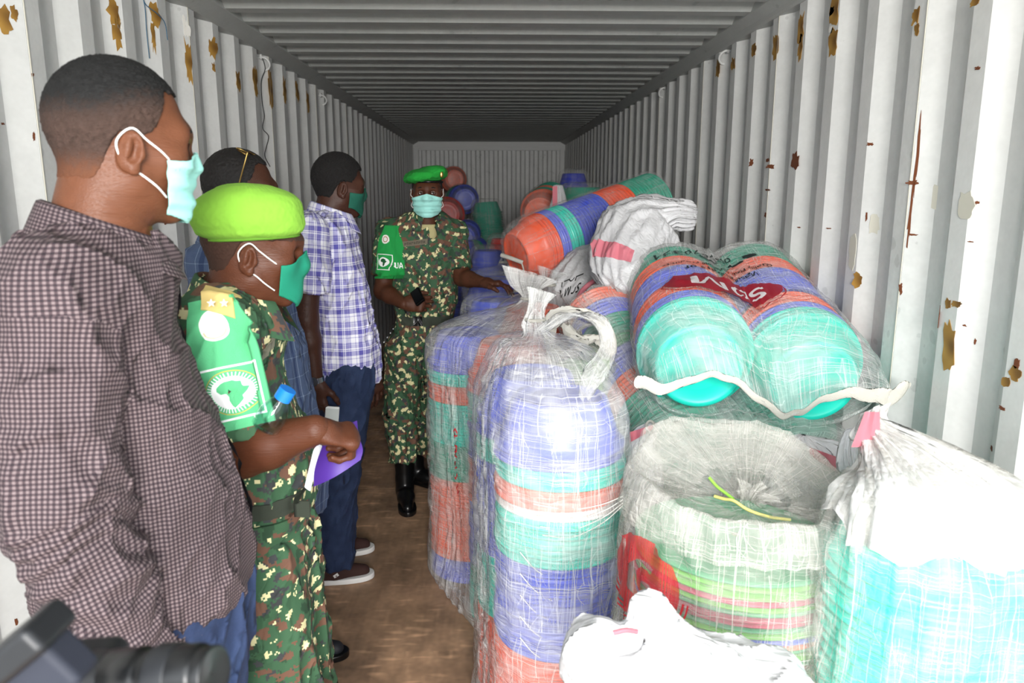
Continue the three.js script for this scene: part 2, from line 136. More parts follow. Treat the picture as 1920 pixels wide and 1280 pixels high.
// charts: {f, a, b, R, ref}: cylindrical uv in metres round the axis a->b, triangle by triangle
function sdfGeo(f, lo, hi, h, { charts, color, snap = 1 } = {}) { const { pos, idx } = nets(f, lo, hi, h), n = pos.length / 3, nor = new Float32Array(n * 3); for (let i = 0; i < n; i++) { let x = pos[i * 3], y = pos[i * 3 + 1], z = pos[i * 3 + 2]; let g = grad(f, x, y, z); for (let s = 0; s < snap; s++) { const d = clamp(f(x, y, z) / Math.max(0.5, g[3]), -h * 0.5, h * 0.5); x -= g[0] * d; y -= g[1] * d; z -= g[2] * d; } g = grad(f, x, y, z); pos[i * 3] = x; pos[i * 3 + 1] = y; pos[i * 3 + 2] = z; nor[i * 3] = g[0]; nor[i * 3 + 1] = g[1]; nor[i * 3 + 2] = g[2]; }
  const geo = new THREE.BufferGeometry(); if (!charts) { geo.setAttribute('position', new THREE.Float32BufferAttribute(pos, 3)); geo.setAttribute('normal', new THREE.Float32BufferAttribute(nor, 3)); geo.setAttribute('uv', new THREE.Float32BufferAttribute(new Float32Array(n * 2).map((_, i) => pos[(i >> 1) * 3 + (i & 1)]), 2)); geo.setIndex(idx); }
  else { const T = idx.length, p2 = new Float32Array(T * 3), n2_ = new Float32Array(T * 3), uv = new Float32Array(T * 2); for (const c of charts) { c.ax = c.b.clone().sub(c.a); c.len = c.ax.length(); c.ax.normalize(); const ref = c.ref || V(0, 0, 1); c.e1 = ref.clone().addScaledVector(c.ax, -ref.dot(c.ax)).normalize(); c.e2 = V().crossVectors(c.ax, c.e1); }
    for (let t = 0; t < T; t += 3) { let cx = 0, cy = 0, cz = 0; for (let q = 0; q < 3; q++) { const i = idx[t + q]; cx += pos[i * 3] / 3; cy += pos[i * 3 + 1] / 3; cz += pos[i * 3 + 2] / 3; } let best = charts[0], bd = 1e9; for (const c of charts) { const d = c.f(cx, cy, cz); if (d < bd) { bd = d; best = c; } } const c = best; let a0 = 0; for (let q = 0; q < 3; q++) { const i = idx[t + q], x = pos[i * 3], y = pos[i * 3 + 1], z = pos[i * 3 + 2], dx = x - c.a.x, dy = y - c.a.y, dz = z - c.a.z; let a = Math.atan2(dx * c.e2.x + dy * c.e2.y + dz * c.e2.z, dx * c.e1.x + dy * c.e1.y + dz * c.e1.z); if (q && a - a0 > PI) a -= 2 * PI; if (q && a - a0 < -PI) a += 2 * PI; if (!q) a0 = a; uv[(t + q) * 2] = a * c.R + (c.uo || 0); uv[(t + q) * 2 + 1] = dx * c.ax.x + dy * c.ax.y + dz * c.ax.z + (c.vo || 0); for (let w = 0; w < 3; w++) { p2[(t + q) * 3 + w] = pos[i * 3 + w]; n2_[(t + q) * 3 + w] = nor[i * 3 + w]; } } }
    geo.setAttribute('position', new THREE.BufferAttribute(p2, 3)); geo.setAttribute('normal', new THREE.BufferAttribute(n2_, 3)); geo.setAttribute('uv', new THREE.BufferAttribute(uv, 2)); }
  if (color) { const p = geo.attributes.position, c = new Float32Array(p.count * 3); for (let i = 0; i < p.count; i++) { const k = color(p.getX(i), p.getY(i), p.getZ(i)); c[i * 3] = k[0]; c[i * 3 + 1] = k[1]; c[i * 3 + 2] = k[2]; } geo.setAttribute('color', new THREE.BufferAttribute(c, 3)); }
  return geo; }
// a thin piece lying on a field's surface: flat outline (u,v in metres) dropped along -dir onto f
function drape(f, c, U, W, w, h, { off = 0.003, th = 0.002, nu = 14, nv = 14, shape, reach = 0.12, uvm, bulge = 0 } = {}) { const Nn = V().crossVectors(U, W).normalize(); const hit = (x, y, z) => { let t = -reach; for (let k = 0; k < 60; k++) { const px = x - Nn.x * t, py = y - Nn.y * t, pz = z - Nn.z * t, d = f(px, py, pz); if (d < 0.0006) break; t += Math.max(d * 0.7, 0.0004); if (t > reach) { t = reach * 0.3; break; } } return t; };
  const top = (a, b, o) => { let [su, sv] = shape ? shape(a, b) : [a - 0.5, b - 0.5]; const x = c.x + U.x * su * w + W.x * sv * h, y = c.y + U.y * su * w + W.y * sv * h, z = c.z + U.z * su * w + W.z * sv * h, t = hit(x, y, z) - o - bulge * (1 - 4 * (a - 0.5) ** 2) * (1 - 4 * (b - 0.5) ** 2); return V(x - Nn.x * t, y - Nn.y * t, z - Nn.z * t); };
  const uvf = uvm ? (a, b) => { const [su, sv] = shape ? shape(a, b) : [a - 0.5, b - 0.5]; return [su * w + uvm[0], sv * h + uvm[1]]; } : undefined; const gs = [quadGrid(nu, nv, (a, b) => top(a, b, off), uvf)]; const ring = []; for (let i = 0; i < nu; i++) ring.push([i / nu, 0]); for (let j = 0; j < nv; j++) ring.push([1, j / nv]); for (let i = nu; i > 0; i--) ring.push([i / nu, 1]); for (let j = nv; j > 0; j--) ring.push([0, j / nv]);
  const skirt = quadGrid(ring.length, 1, (u, v) => { const [a, b] = ring[Math.round(u * ring.length) % ring.length]; return top(a, b, v ? off - th - 0.002 : off); }, (u, v) => { const [a, b] = ring[Math.round(u * ring.length) % ring.length]; return uvf ? uvf(a, b) : [a, b]; }); gs.push(skirt); return mergeGeometries(gs); }
// ---------- sacks of stacked basins ----------
function filmTex(base, lines, blotch, seedv, warp = 1) { return canvasTex(1024, 1024, (c, w, h) => { c.fillStyle = `rgb(${base},${base},${base})`; c.fillRect(0, 0, w, h); const id = c.getImageData(0, 0, w, h), d = id.data; for (let y = 0; y < h; y++) for (let x = 0; x < w; x++) { const u = x / w, v = y / h, k = d[(y * w + x) * 4] + blotch * tn(u, v, 5, seedv) + blotch * 0.6 * tn(u, v, 18, seedv + 4) + ((x % 6 < 1 || y % 7 < 1) ? 8 : 0) * warp; d[(y * w + x) * 4] = d[(y * w + x) * 4 + 1] = d[(y * w + x) * 4 + 2] = clamp(k, 0, 255); } c.putImageData(id, 0, 0);
  for (let k = 0; k < lines; k++) { const a = rr(0.05, 0.5), x = rr(0, w), y = rr(0, h), hor = rnd() < 0.35, l = rr(60, 700), bend = rr(-30, 30); c.strokeStyle = `rgba(255,255,255,${a})`; c.lineWidth = rr(0.6, 2.2); c.beginPath(); if (hor) { c.moveTo(x, y); c.quadraticCurveTo(x + l / 2, y + bend, x + l, y + rr(-20, 20)); } else { c.moveTo(x, y); c.quadraticCurveTo(x + bend, y + l / 2, x + rr(-20, 20), y + l); } c.stroke(); } }, { srgb: false, rep: [1.6, 1.6] }); }
const filmA = filmTex(72, 1100, 46, 3), filmB = filmTex(28, 240, 22, 9, 0.3), filmC = filmTex(58, 650, 44, 14, 1.6), wrinkB = dataTex(512, 512, (u, v) => { const a = 1 - Math.abs(tn(u, v, 6, 31)), b = 1 - Math.abs(tn(u * 1, v, 17, 37)); const k = 120 * a * a + 90 * b * b; return [k, k, k]; }, { srgb: false, rep: [2.2, 2.2] });
const mFilm = phys({ color: 0xe6e6e4, transparent: true, alphaMap: filmA, roughness: 0.34, bumpMap: wrinkB, bumpScale: 0.006, specularIntensity: 0.8 });      // milky woven net
const mClear = phys({ color: 0xe9ecea, transparent: true, alphaMap: filmB, roughness: 0.16, bumpMap: wrinkB, bumpScale: 0.008, specularIntensity: 1 });            // clear plastic
const mNet = phys({ color: 0xcfcdc6, transparent: true, alphaMap: filmC, roughness: 0.7, bumpMap: wrinkB, bumpScale: 0.005 });                                         // dense white net
const filmD = filmTex(205, 500, 40, 24, 2), mDense = phys({ color: 0xdcdcda, transparent: true, alphaMap: filmD, roughness: 0.6, bumpMap: wrinkB, bumpScale: 0.004 });
const weave = dataTex(256, 256, (u, v, x, y) => { const k = 128 + (((x >> 2) + (y >> 2)) % 2 ? 26 : -26) + tn(u, v, 8, 4) * 30; return [k, k, k]; }, { srgb: false, rep: [6, 6] });
const mSack = phys({ color: 0xd6d6d8, roughness: 0.55, bumpMap: wrinkB, bumpScale: 0.004 }), mHem = phys({ color: 0xd8d5cb, roughness: 0.75, bumpMap: weave, bumpScale: 0.002 });
const mPink = phys({ color: 0xee8a98, roughness: 0.55, bumpMap: weave, bumpScale: 0.001 });
const COL = { blue: 0x4c5fd6, lav: 0x6f7ce6, aqua: 0x1fdcc6, orange: 0xfa5e30, coral: 0xf0775a, green: 0x22a88a, red: 0xd6281a, navy: 0x2a3a96, pink: 0xd0567a, lime: 0x70c24e, rose: 0xc24a68, grn2: 0x46a674, white: 0xe8e8e6, royal: 0x1330c4 };
const matOf = {}; const plastic = (c) => matOf[c] || (matOf[c] = phys({ color: COL[c], roughness: 0.38 }));
const basinCache = {};
function basinGeo(R, sp, full) { const key = [R, sp, full].join(); if (basinCache[key]) return basinCache[key]; let pts; const tp = 0.26;
  if (full) pts = [[0.001, 0.122], [R * 0.40, 0.122], [R * 0.42, 0.117], [R * 0.60, 0.117], [R * 0.63, 0.124], [R * 0.70, 0.124], [R * 0.735, 0.115], [R * 0.90, 0.03], [R * 0.93, 0.013], [R * 1.0, 0.009], [R * 1.015, 0.004], [R, -0.001], [R * 0.95, 0.002]];
  else pts = [[R * 0.91, sp * 1.15], [R * 0.945, sp * 0.55], [R * 0.955, 0.011], [R, 0.009], [R * 1.015, 0.004], [R, -0.001], [R * 0.94, 0.002]];
  return basinCache[key] = new THREE.LatheGeometry(pts.map(([x, y]) => new THREE.Vector2(x, y)), full ? 56 : 44); }
// a stack of upturned basins from point a towards b; bands listed from a to b as [colour, count]
function basinStack(o, a, b, R, bands, { jit = 0.004, name = 'basin' } = {}) { const dir = b.clone().sub(a), len = dir.length(); dir.normalize(); const n = bands.reduce((s, x) => s + x[1], 0), sp = (len - 0.12) / (n - 1), q = quatY(dir); let k = 0; const inv = o.position;
  for (const [c, m] of bands) for (let i = 0; i < m; i++, k++) { const g = basinGeo(R, Math.round(sp * 1000) / 1000, k === n - 1); const me = part(name, g, plastic(c), o); me.position.copy(a).addScaledVector(dir, k * sp).sub(inv).add(V(rr(-jit, jit), 0, rr(-jit, jit))); me.quaternion.copy(q); } }
const M = 72;
function circRow(c, R, ax = V(0, 1, 0), { rz = R, pleat = 0, np = 12, ph = 0 } = {}) { const q = quatY(ax), out = []; for (let i = 0; i < M; i++) { const t = i / M * 2 * PI, k = 1 + pleat * Math.sin(np * t + ph); out.push(V(Math.cos(t) * R * k, 0, Math.sin(t) * rz * k).applyQuaternion(q).add(c)); } return out; }
function hullRow(cs, y, extra = 0, pinch = 0, ax = V(0, 1, 0)) { // cs: [Vector3 centre, R]; skin round one or two circles across ax, sagging between them by pinch
  const q = quatY(ax), iq = q.clone().invert(), loc = cs.map(([c, R]) => [c.clone().applyQuaternion(iq), R + extra]), out = []; const A = loc[0], B = loc[loc.length - 1], mx = (A[0].x + B[0].x) / 2, mz = (A[0].z + B[0].z) / 2, h = Math.hypot(B[0].x - A[0].x, B[0].z - A[0].z) / 2, e = h > 1e-6 ? [(B[0].x - A[0].x) / 2 / h, (B[0].z - A[0].z) / 2 / h] : [1, 0], R = Math.max(0.01, (A[1] + B[1]) / 2);
  for (let i = 0; i < M; i++) { const t = i / M * 2 * PI, nx = Math.cos(t), nz = Math.sin(t), c = Math.abs(nx * e[0] + nz * e[1]), sn = Math.sqrt(Math.max(0, 1 - c * c)); const circ = (() => { const b = h * c, D = b * b - h * h + R * R; return D >= 0 ? b + Math.sqrt(D) : -1; })(); let hull = sn > 1e-6 && R / sn * c <= h ? R / sn : circ; if (hull < 0) hull = R; const uniR = circ > 0 ? circ : Math.min(hull, Math.sqrt(Math.max(0, R * R - h * h)) || R * 0.5); const r = lerp(hull, uniR, Math.min(1, pinch)); const w = clamp(((nx * e[0] + nz * e[1]) * r) / (2 * h || 1) + 0.5, 0, 1); const p = V(mx + nx * r, lerp(A[0].y, B[0].y, w), mz + nz * r).applyQuaternion(q); if (y !== null && y !== undefined) p.y = y; out.push(p); } return out; }
const moveRow = (row, f) => row.map((p, i) => f(p.clone(), i / M * 2 * PI));
const pinchRow = (row, to, k, dy = 0) => row.map((p) => p.clone().lerp(to, k).add(V(0, dy, 0)));
function loft(rows, nv, { amp = 0.006, fu = 3, fv = 2.5, fine = 0.35, s = 0, closeStart = false, closeEnd = false } = {}) { // smooth skin through closed rows with creases
  const n = rows.length - 1, cent = rows.map((r) => r.reduce((a, p) => a.add(p), V(0, 0, 0)).multiplyScalar(1 / M)); const cum = [0]; for (let j = 1; j <= n; j++) cum.push(cum[j - 1] + rows[j].reduce((a, p, i) => a + p.distanceTo(rows[j - 1][i]), 0) / M); const L = cum[n];
  const cr = (a, b, c, d, t) => 0.5 * (2 * b + (c - a) * t + (2 * a - 5 * b + 4 * c - d) * t * t + (3 * b - a - 3 * c + d) * t * t * t);
  const rowAt = (s1) => { let j = 0; while (j < n - 1 && cum[j + 1] < s1) j++; const t = clamp((s1 - cum[j]) / (cum[j + 1] - cum[j] || 1), 0, 1); return [j, t]; };
  const raw = (u, v) => { const [j, t] = rowAt(v * L), fi = ((u % 1) + 1) % 1 * M, i = Math.floor(fi) % M, i2 = (i + 1) % M, f = fi - Math.floor(fi); const g = (k) => rows[clamp(k, 0, n)], o = V(); for (const ax of ['x', 'y', 'z']) { const A = cr(g(j - 1)[i][ax], g(j)[i][ax], g(j + 1)[i][ax], g(j + 2)[i][ax], t), B = cr(g(j - 1)[i2][ax], g(j)[i2][ax], g(j + 1)[i2][ax], g(j + 2)[i2][ax], t); o[ax] = lerp(A, B, f); } return o; };
  const mid = (v) => { const [j, t] = rowAt(v * L); return cent[j].clone().lerp(cent[Math.min(n, j + 1)], t); };
  const at = (u, v) => { const p = raw(u, v), c = mid(v), d = p.clone().sub(c), r = d.length() || 1e-6; d.divideScalar(r); const a = u * 2 * PI, w1 = 1 - Math.abs(n3(Math.cos(a) * fu, Math.sin(a) * fu, v * L * fv + s)), w2 = 1 - Math.abs(n3(Math.cos(a) * fu * 2.7 + 5, Math.sin(a) * fu * 2.7 + v * L * 3, v * L * fv * 1.6 + s)); return p.addScaledVector(d, amp * Math.min(1, r / 0.08) * ((w1 * w1 * w1 - 0.3) + fine * (w2 * w2 * w2 - 0.3))); };
  const nu = 112, g = quadGrid(nu, nv, (u, v) => at(u === 1 ? 0 : u, v), (u, v) => [u * 1.1, v * L]);
  return { g, at, L, patch(u0, u1, v0, v1, off = 0.003, k = 24) { return quadGrid(k, k, (a, b) => { const u = lerp(u0, u1, a), v = lerp(v0, v1, b), p = at(u, v), e = 0.004, du = at(u + e, v).sub(at(u - e, v)), dv = at(u, Math.min(1, v + e)).sub(at(u, Math.max(0, v - e))); const nn = dv.cross(du).normalize(), out = p.clone().sub(mid(v)); if (nn.dot(out) < 0) nn.negate(); return p.addScaledVector(nn, off); }); } }; }
const sackMat = { film: mFilm, clear: mClear, net: mNet };
function uprightSack(label, stacks, { mat = mFilm, tie, tip = 0.1, ext = 0.012, amp = 0.012, s = 0, group, knot = true, fv = 2.5, name = 'basin_sack', ruff = 0.06, foot = 0.03, shoulder = 0.02, pinch = 0.05 } = {}) { // stacks: {top: V, R, bands, lean?: V}
  const base = V(0, 0, 0); stacks.forEach((k) => { k.foot = k.foot || V(k.top.x, 0.012, k.top.z); base.add(k.foot); }); base.multiplyScalar(1 / stacks.length); base.y = 0; const o = thing(name, label, 'sack', base, group || 'sacks of stacked basins');
  for (const k of stacks) basinStack(o, k.foot, k.top, k.R, k.bands);
  const maxTop = Math.max(...stacks.map((k) => k.top.y)), rows = []; const at = (f) => stacks.map((k) => [k.foot.clone().lerp(k.top, f), k.R]);
  const c0 = base.clone().setY(0.006); rows.push(hullRow(at(0), 0.006, ext - 0.05, 0)); rows.push(hullRow(at(0), 0.012, ext + foot * 0.5)); for (let k = 1; k <= 5; k++) rows.push(hullRow(at(k / 5 * 0.9), null, ext, pinch));
  const topRow = hullRow(at(1), null, ext - 0.02, pinch); rows.push(topRow); const T = tie || base.clone().setY(maxTop + 0.12); rows.push(pinchRow(topRow, T, 0.35, shoulder)); rows.push(pinchRow(topRow, T, 0.75, 0)); rows.push(circRow(T.clone().add(V(0, -0.01, 0)), 0.03, V(0, 1, 0), { pleat: 0.25, np: 9 })); 
  if (knot) { rows.push(circRow(T.clone().add(V(0, 0.015, 0)), 0.022, V(0, 1, 0), { pleat: 0.25, np: 9 })); rows.push(circRow(T.clone().add(V(0.01, tip * 0.6, 0)), ruff * 0.7, V(0, 1, 0), { pleat: 0.35, np: 7, rz: ruff * 0.4 })); rows.push(circRow(T.clone().add(V(0.02, tip, 0)), ruff, V(0.3, 1, 0), { pleat: 0.4, np: 7, rz: ruff * 0.5 })); }
  const lf = loft(rows, 90, { amp, s, fv }); part('wrap', toLocal(lf.g, o), mat, o);
  if (knot) part('tie', toLocal(new THREE.TorusGeometry(0.026, 0.006, 6, 18).rotateX(PI / 2).translate(T.x, T.y + 0.002, T.z), o), mHem, o);
  return { o, lf, T }; }
const G_ST = 'standing basin sacks';
// --- sack nearest the gangway (two stacks, lavender top) ---
{ const t1 = P(1050, 742, 1.9), t2 = P(998, 700, 2.25); const T = P(1003, 600, 2.14);
  const { o, lf } = uprightSack('tall net sack of basins nearest the floor gangway, knotted top, orange band at foot', [{ top: t1, R: 0.17, bands: [['orange', 18], ['blue', 10], ['aqua', 5], ['white', 1], ['orange', 2], ['aqua', 2], ['lav', 2]] }, { top: t2, R: 0.17, bands: [['orange', 14], ['aqua', 8], ['lav', 12], ['aqua', 3], ['lav', 3]] }], { tie: T, tip: 0.085, s: 1, amp: 0.016, shoulder: 0.05, ruff: 0.03 });
  // loose film strip drooping from the tie over the top
  const pts = [P(1010, 622, 2.1), P(1070, 590, 2.05), P(1122, 600, 2.0), P(1140, 650, 1.93), P(1115, 700, 1.84), P(1095, 748, 1.78)]; const cv = new THREE.CatmullRomCurve3(pts); const g = quadGrid(14, 40, (u, v) => { const p = cv.getPoint(v), w = lerp(0.015, 0.038, Math.sin(v * PI)) * (0.8 + 0.3 * Math.sin(v * 9)), a = u * 2 * PI; return p.add(V(Math.cos(a) * w, 0, Math.sin(a) * w * 0.35)).add(V(0, 0.008 * Math.sin(5 * a + v * 14), 0)); }, (u, v) => [u * 0.15, v * 0.5]); part('loose_end', toLocal(g, o), mFilm, o);
  // pale strapping threads across the front
  const thr = std({ color: 0xf0efe8, roughness: 0.7 }); const thread = (list, d) => part('thread', toLocal(tubeG(list.map(([x, y]) => P(x, y, d)), 0.0014, 24, 5), o), thr, o);
  for (const y of [0, 22, 42, 58]) thread([[1000 + y * 0.3, 945 + y], [1070, 955 + y * 0.9], [1130, 945 + y * 0.6], [1168, 930 + y * 0.3]], 1.735); for (let k = 0; k < 5; k++) thread([[975, 1035 + k * 40], [1005, 1068 + k * 40], [1050, 1095 + k * 38], [1085, 1108 + k * 36]], 1.745);
}
// --- sack behind it along the gangway, red marker writing ---
{ const t1 = P(880, 622, 3.15), t2 = P(962, 640, 2.78); const T = P(990, 560, 3.0);
  const { o, lf } = uprightSack('two-stack net basin sack with red marker writing along the gangway', [{ top: t1, R: 0.175, bands: [['lav', 4], ['coral', 14], ['green', 6], ['aqua', 7], ['coral', 3], ['aqua', 2], ['lav', 2]] }, { top: t2, R: 0.17, bands: [['aqua', 8], ['lav', 9], ['orange', 6], ['lav', 5], ['aqua', 4], ['orange', 3]] }], { tie: T, tip: 0.1, s: 11, amp: 0.015, ruff: 0.09, fv: 2.2, pinch: 0.15 });
  const red = textTex(256, 512, (c, w, h) => { c.strokeStyle = '#c0202c'; c.lineWidth = 9; c.lineCap = 'round'; const L = [[[70, 90], [120, 20], [170, 90]], [[92, 65], [150, 65]], [[80, 200], [80, 120], [150, 130], [150, 165], [85, 165], [170, 205]], [[90, 260], [140, 235], [120, 280], [170, 262]], [[100, 320], [120, 350], [150, 310], [165, 350]], [[110, 420], [150, 390], [130, 450], [170, 430]]]; for (const l of L) { c.beginPath(); l.forEach(([x, y], i) => i ? c.lineTo(x, y) : c.moveTo(x, y)); c.stroke(); } });
  // find the film place nearest the photographed writing
  let best = [1e9, 0, 0]; const tgt = [855, 870]; for (let i = 0; i < 60; i++) for (let j = 8; j < 40; j++) { const p = lf.at(i / 60, j / 60).project(camera), x = (p.x + 1) * 960, y = (1 - p.y) * 640, q = Math.hypot(x - tgt[0], y - tgt[1]) + (lf.at(i / 60, j / 60).z < -3.2 ? 200 : 0); if (q < best[0]) best = [q, i / 60, j / 60]; }
  const g = lf.patch(best[1] + 0.045, best[1] - 0.045, best[2] - 0.1, best[2] + 0.1, 0.003); part('marker_writing', toLocal(g, o), printMat(red), o, 'red handwritten marker letters'); }
// --- sacks the far soldier rests his hand on ---
uprightSack('blue topped basin sack under the hand of the far soldier', [{ top: P(932, 562, 3.72), R: 0.17, bands: [['aqua', 10], ['lav', 8], ['coral', 8], ['aqua', 3], ['blue', 7]] }], { tie: P(975, 545, 3.62), tip: 0.05, s: 21, mat: mClear, amp: 0.014, ruff: 0.05 });
uprightSack('orange topped basin sack just behind the blue one the soldier touches', [{ top: P(1000, 575, 3.45), R: 0.165, bands: [['aqua', 10], ['lav', 12], ['aqua', 3], ['blue', 5], ['orange', 7]] }], { tie: P(1030, 535, 3.42), tip: 0.07, s: 27, mat: mClear, amp: 0.014 });
uprightSack('small blue sack end poking out behind the far soldier hand', [{ top: P(925, 522, 4.55), R: 0.175, bands: [['lav', 20], ['blue', 12]] }], { tie: P(945, 492, 4.55), tip: 0.04, s: 33, mat: mClear, ruff: 0.03 });
// --- greenish sack with folded-over mouth in the middle ---
{ const t = P(1096, 668, 2.64); const { o } = uprightSack('pale green striped sack with crumpled folded mouth in middle of pile', [{ top: t, R: 0.125, bands: [['grn2', 8], ['rose', 3], ['lime', 5], ['lav', 2], ['coral', 3], ['lime', 6], ['rose', 2], ['lime', 7]] }], { mat: mNet, tie: P(1075, 625, 2.64), tip: 0.05, s: 41, amp: 0.02, ruff: 0.07 });
  const fold = (pts, w, nm) => { const cv = new THREE.CatmullRomCurve3(pts); const g = quadGrid(16, 44, (u, v) => { const p = cv.getPoint(v), a = u * 2 * PI, ww = w * (0.55 + 0.5 * Math.sin(v * PI)) * (1 + 0.25 * n2(v * 6, w * 99)); return p.add(V(Math.cos(a) * ww * 0.9, Math.sin(a) * ww * (0.5 + 0.25 * Math.sin(v * 8)), Math.sin(a + 1) * ww * 0.4)).add(V(0, 0.006 * Math.sin(4 * a + v * 17), 0)); }, (u, v) => [u * 0.2, v * 0.5]); part(nm, toLocal(g, o), mHem, o); };
  fold([P(1028, 650, 2.6), P(1035, 605, 2.55), P(1062, 585, 2.52), P(1105, 590, 2.52), P(1135, 618, 2.52), P(1146, 660, 2.54)], 0.035, 'folded_mouth'); fold([P(1060, 612, 2.55), P(1085, 640, 2.5), P(1115, 632, 2.5), P(1140, 650, 2.5)], 0.028, 'folded_mouth'); fold([P(1030, 640, 2.58), P(1050, 668, 2.5), P(1085, 655, 2.5)], 0.03, 'folded_mouth'); }
// --- lying sacks: stack along a slanting axis ---
function lyingSack(label, stacks, { mat = mFilm, s = 0, amp = 0.012, ext = 0.01, endGather = true, tail, group, pinch = 0.06, name = 'basin_sack' } = {}) { // stacks: {a: far end, b: near end (bottom of last basin), R, bands a->b}
  const base = stacks.reduce((q, k) => q.add(k.a).add(k.b), V(0, 0, 0)).multiplyScalar(1 / (2 * stacks.length)); const low = Math.min(...stacks.map((k) => Math.min(k.a.y, k.b.y) - k.R)); base.y = low; const o = thing(name, label, 'sack', base, group || 'sacks of stacked basins'); for (const k of stacks) basinStack(o, k.a, k.b, k.R, k.bands, { jit: 0.003 });
  const ax = stacks[0].b.clone().sub(stacks[0].a).normalize(), rows = [], at = (f) => stacks.map((k) => [k.a.clone().lerp(k.b, f), k.R]); const ca = stacks.reduce((q, k) => q.add(k.a), V(0, 0, 0)).multiplyScalar(1 / stacks.length), cb = stacks.reduce((q, k) => q.add(k.b), V(0, 0, 0)).multiplyScalar(1 / stacks.length);
  const ta = ca.clone().addScaledVector(ax, -0.14); if (tail) { rows.push(circRow(tail, 0.09, ax, { pleat: 0.4, np: 7, rz: 0.04 })); rows.push(circRow(tail.clone().lerp(ca, 0.4), 0.05, ax, { pleat: 0.2 })); } else rows.push(circRow(ta, 0.02, ax)); rows.push(pinchRow(hullRow(at(0), null, ext - 0.03, pinch, ax), ta, 0.35)); for (let k = 0; k <= 6; k++) rows.push(hullRow(at(k / 6 * 0.88), null, ext, pinch, ax)); 
  const tb = cb.clone().addScaledVector(ax, 0.02); if (endGather) { const er = hullRow(at(1), null, ext - 0.035, pinch, ax); rows.push(er); rows.push(pinchRow(er.map((p) => p.clone().addScaledVector(ax, 0.015)), tb, 0.6)); rows.push(circRow(tb, 0.012, ax)); }
  const lf = loft(rows, 90, { amp, s }); part('wrap', toLocal(lf.g, o), mat, o); return { o, lf, ax, cb }; }
// long striped sack pointing at the soldier
{ const { o } = lyingSack('long lying clear sack of orange, blue and green basins with plastic tail', [{ a: P(1225, 380, 4.45), b: P(968, 478, 4.0), R: 0.172, bands: [['green', 11], ['orange', 9], ['blue', 11], ['aqua', 4], ['lav', 3], ['orange', 4]] }], { mat: mClear, tail: P(1240, 356, 4.5), s: 51, amp: 0.01 });
  { const tg = quadGrid(20, 14, (u, v) => { const p = P(lerp(1178, 1228, u), lerp(lerp(392, 346, u), lerp(372, 398, u), v), lerp(4.2, 4.3, u)); return p.add(V(0, 0.01 * Math.sin(u * 17 + v * 4), 0.02 * Math.sin(v * 9 + u * 5))); }, (u, v) => [u * 0.2, v * 0.2]); part('tail', toLocal(tg, o), mFilm, o, 'loose clear plastic tail'); } part('tied_end', toLocal(tubeG([P(940, 478, 3.83), P(958, 484, 3.8), P(980, 492, 3.8)], 0.011, 16, 8), o), mHem, o); part('string', toLocal(tubeG([P(978, 492, 3.79), P(982, 510, 3.8), P(975, 528, 3.82)], 0.004, 12, 5), o), mHem, o); }
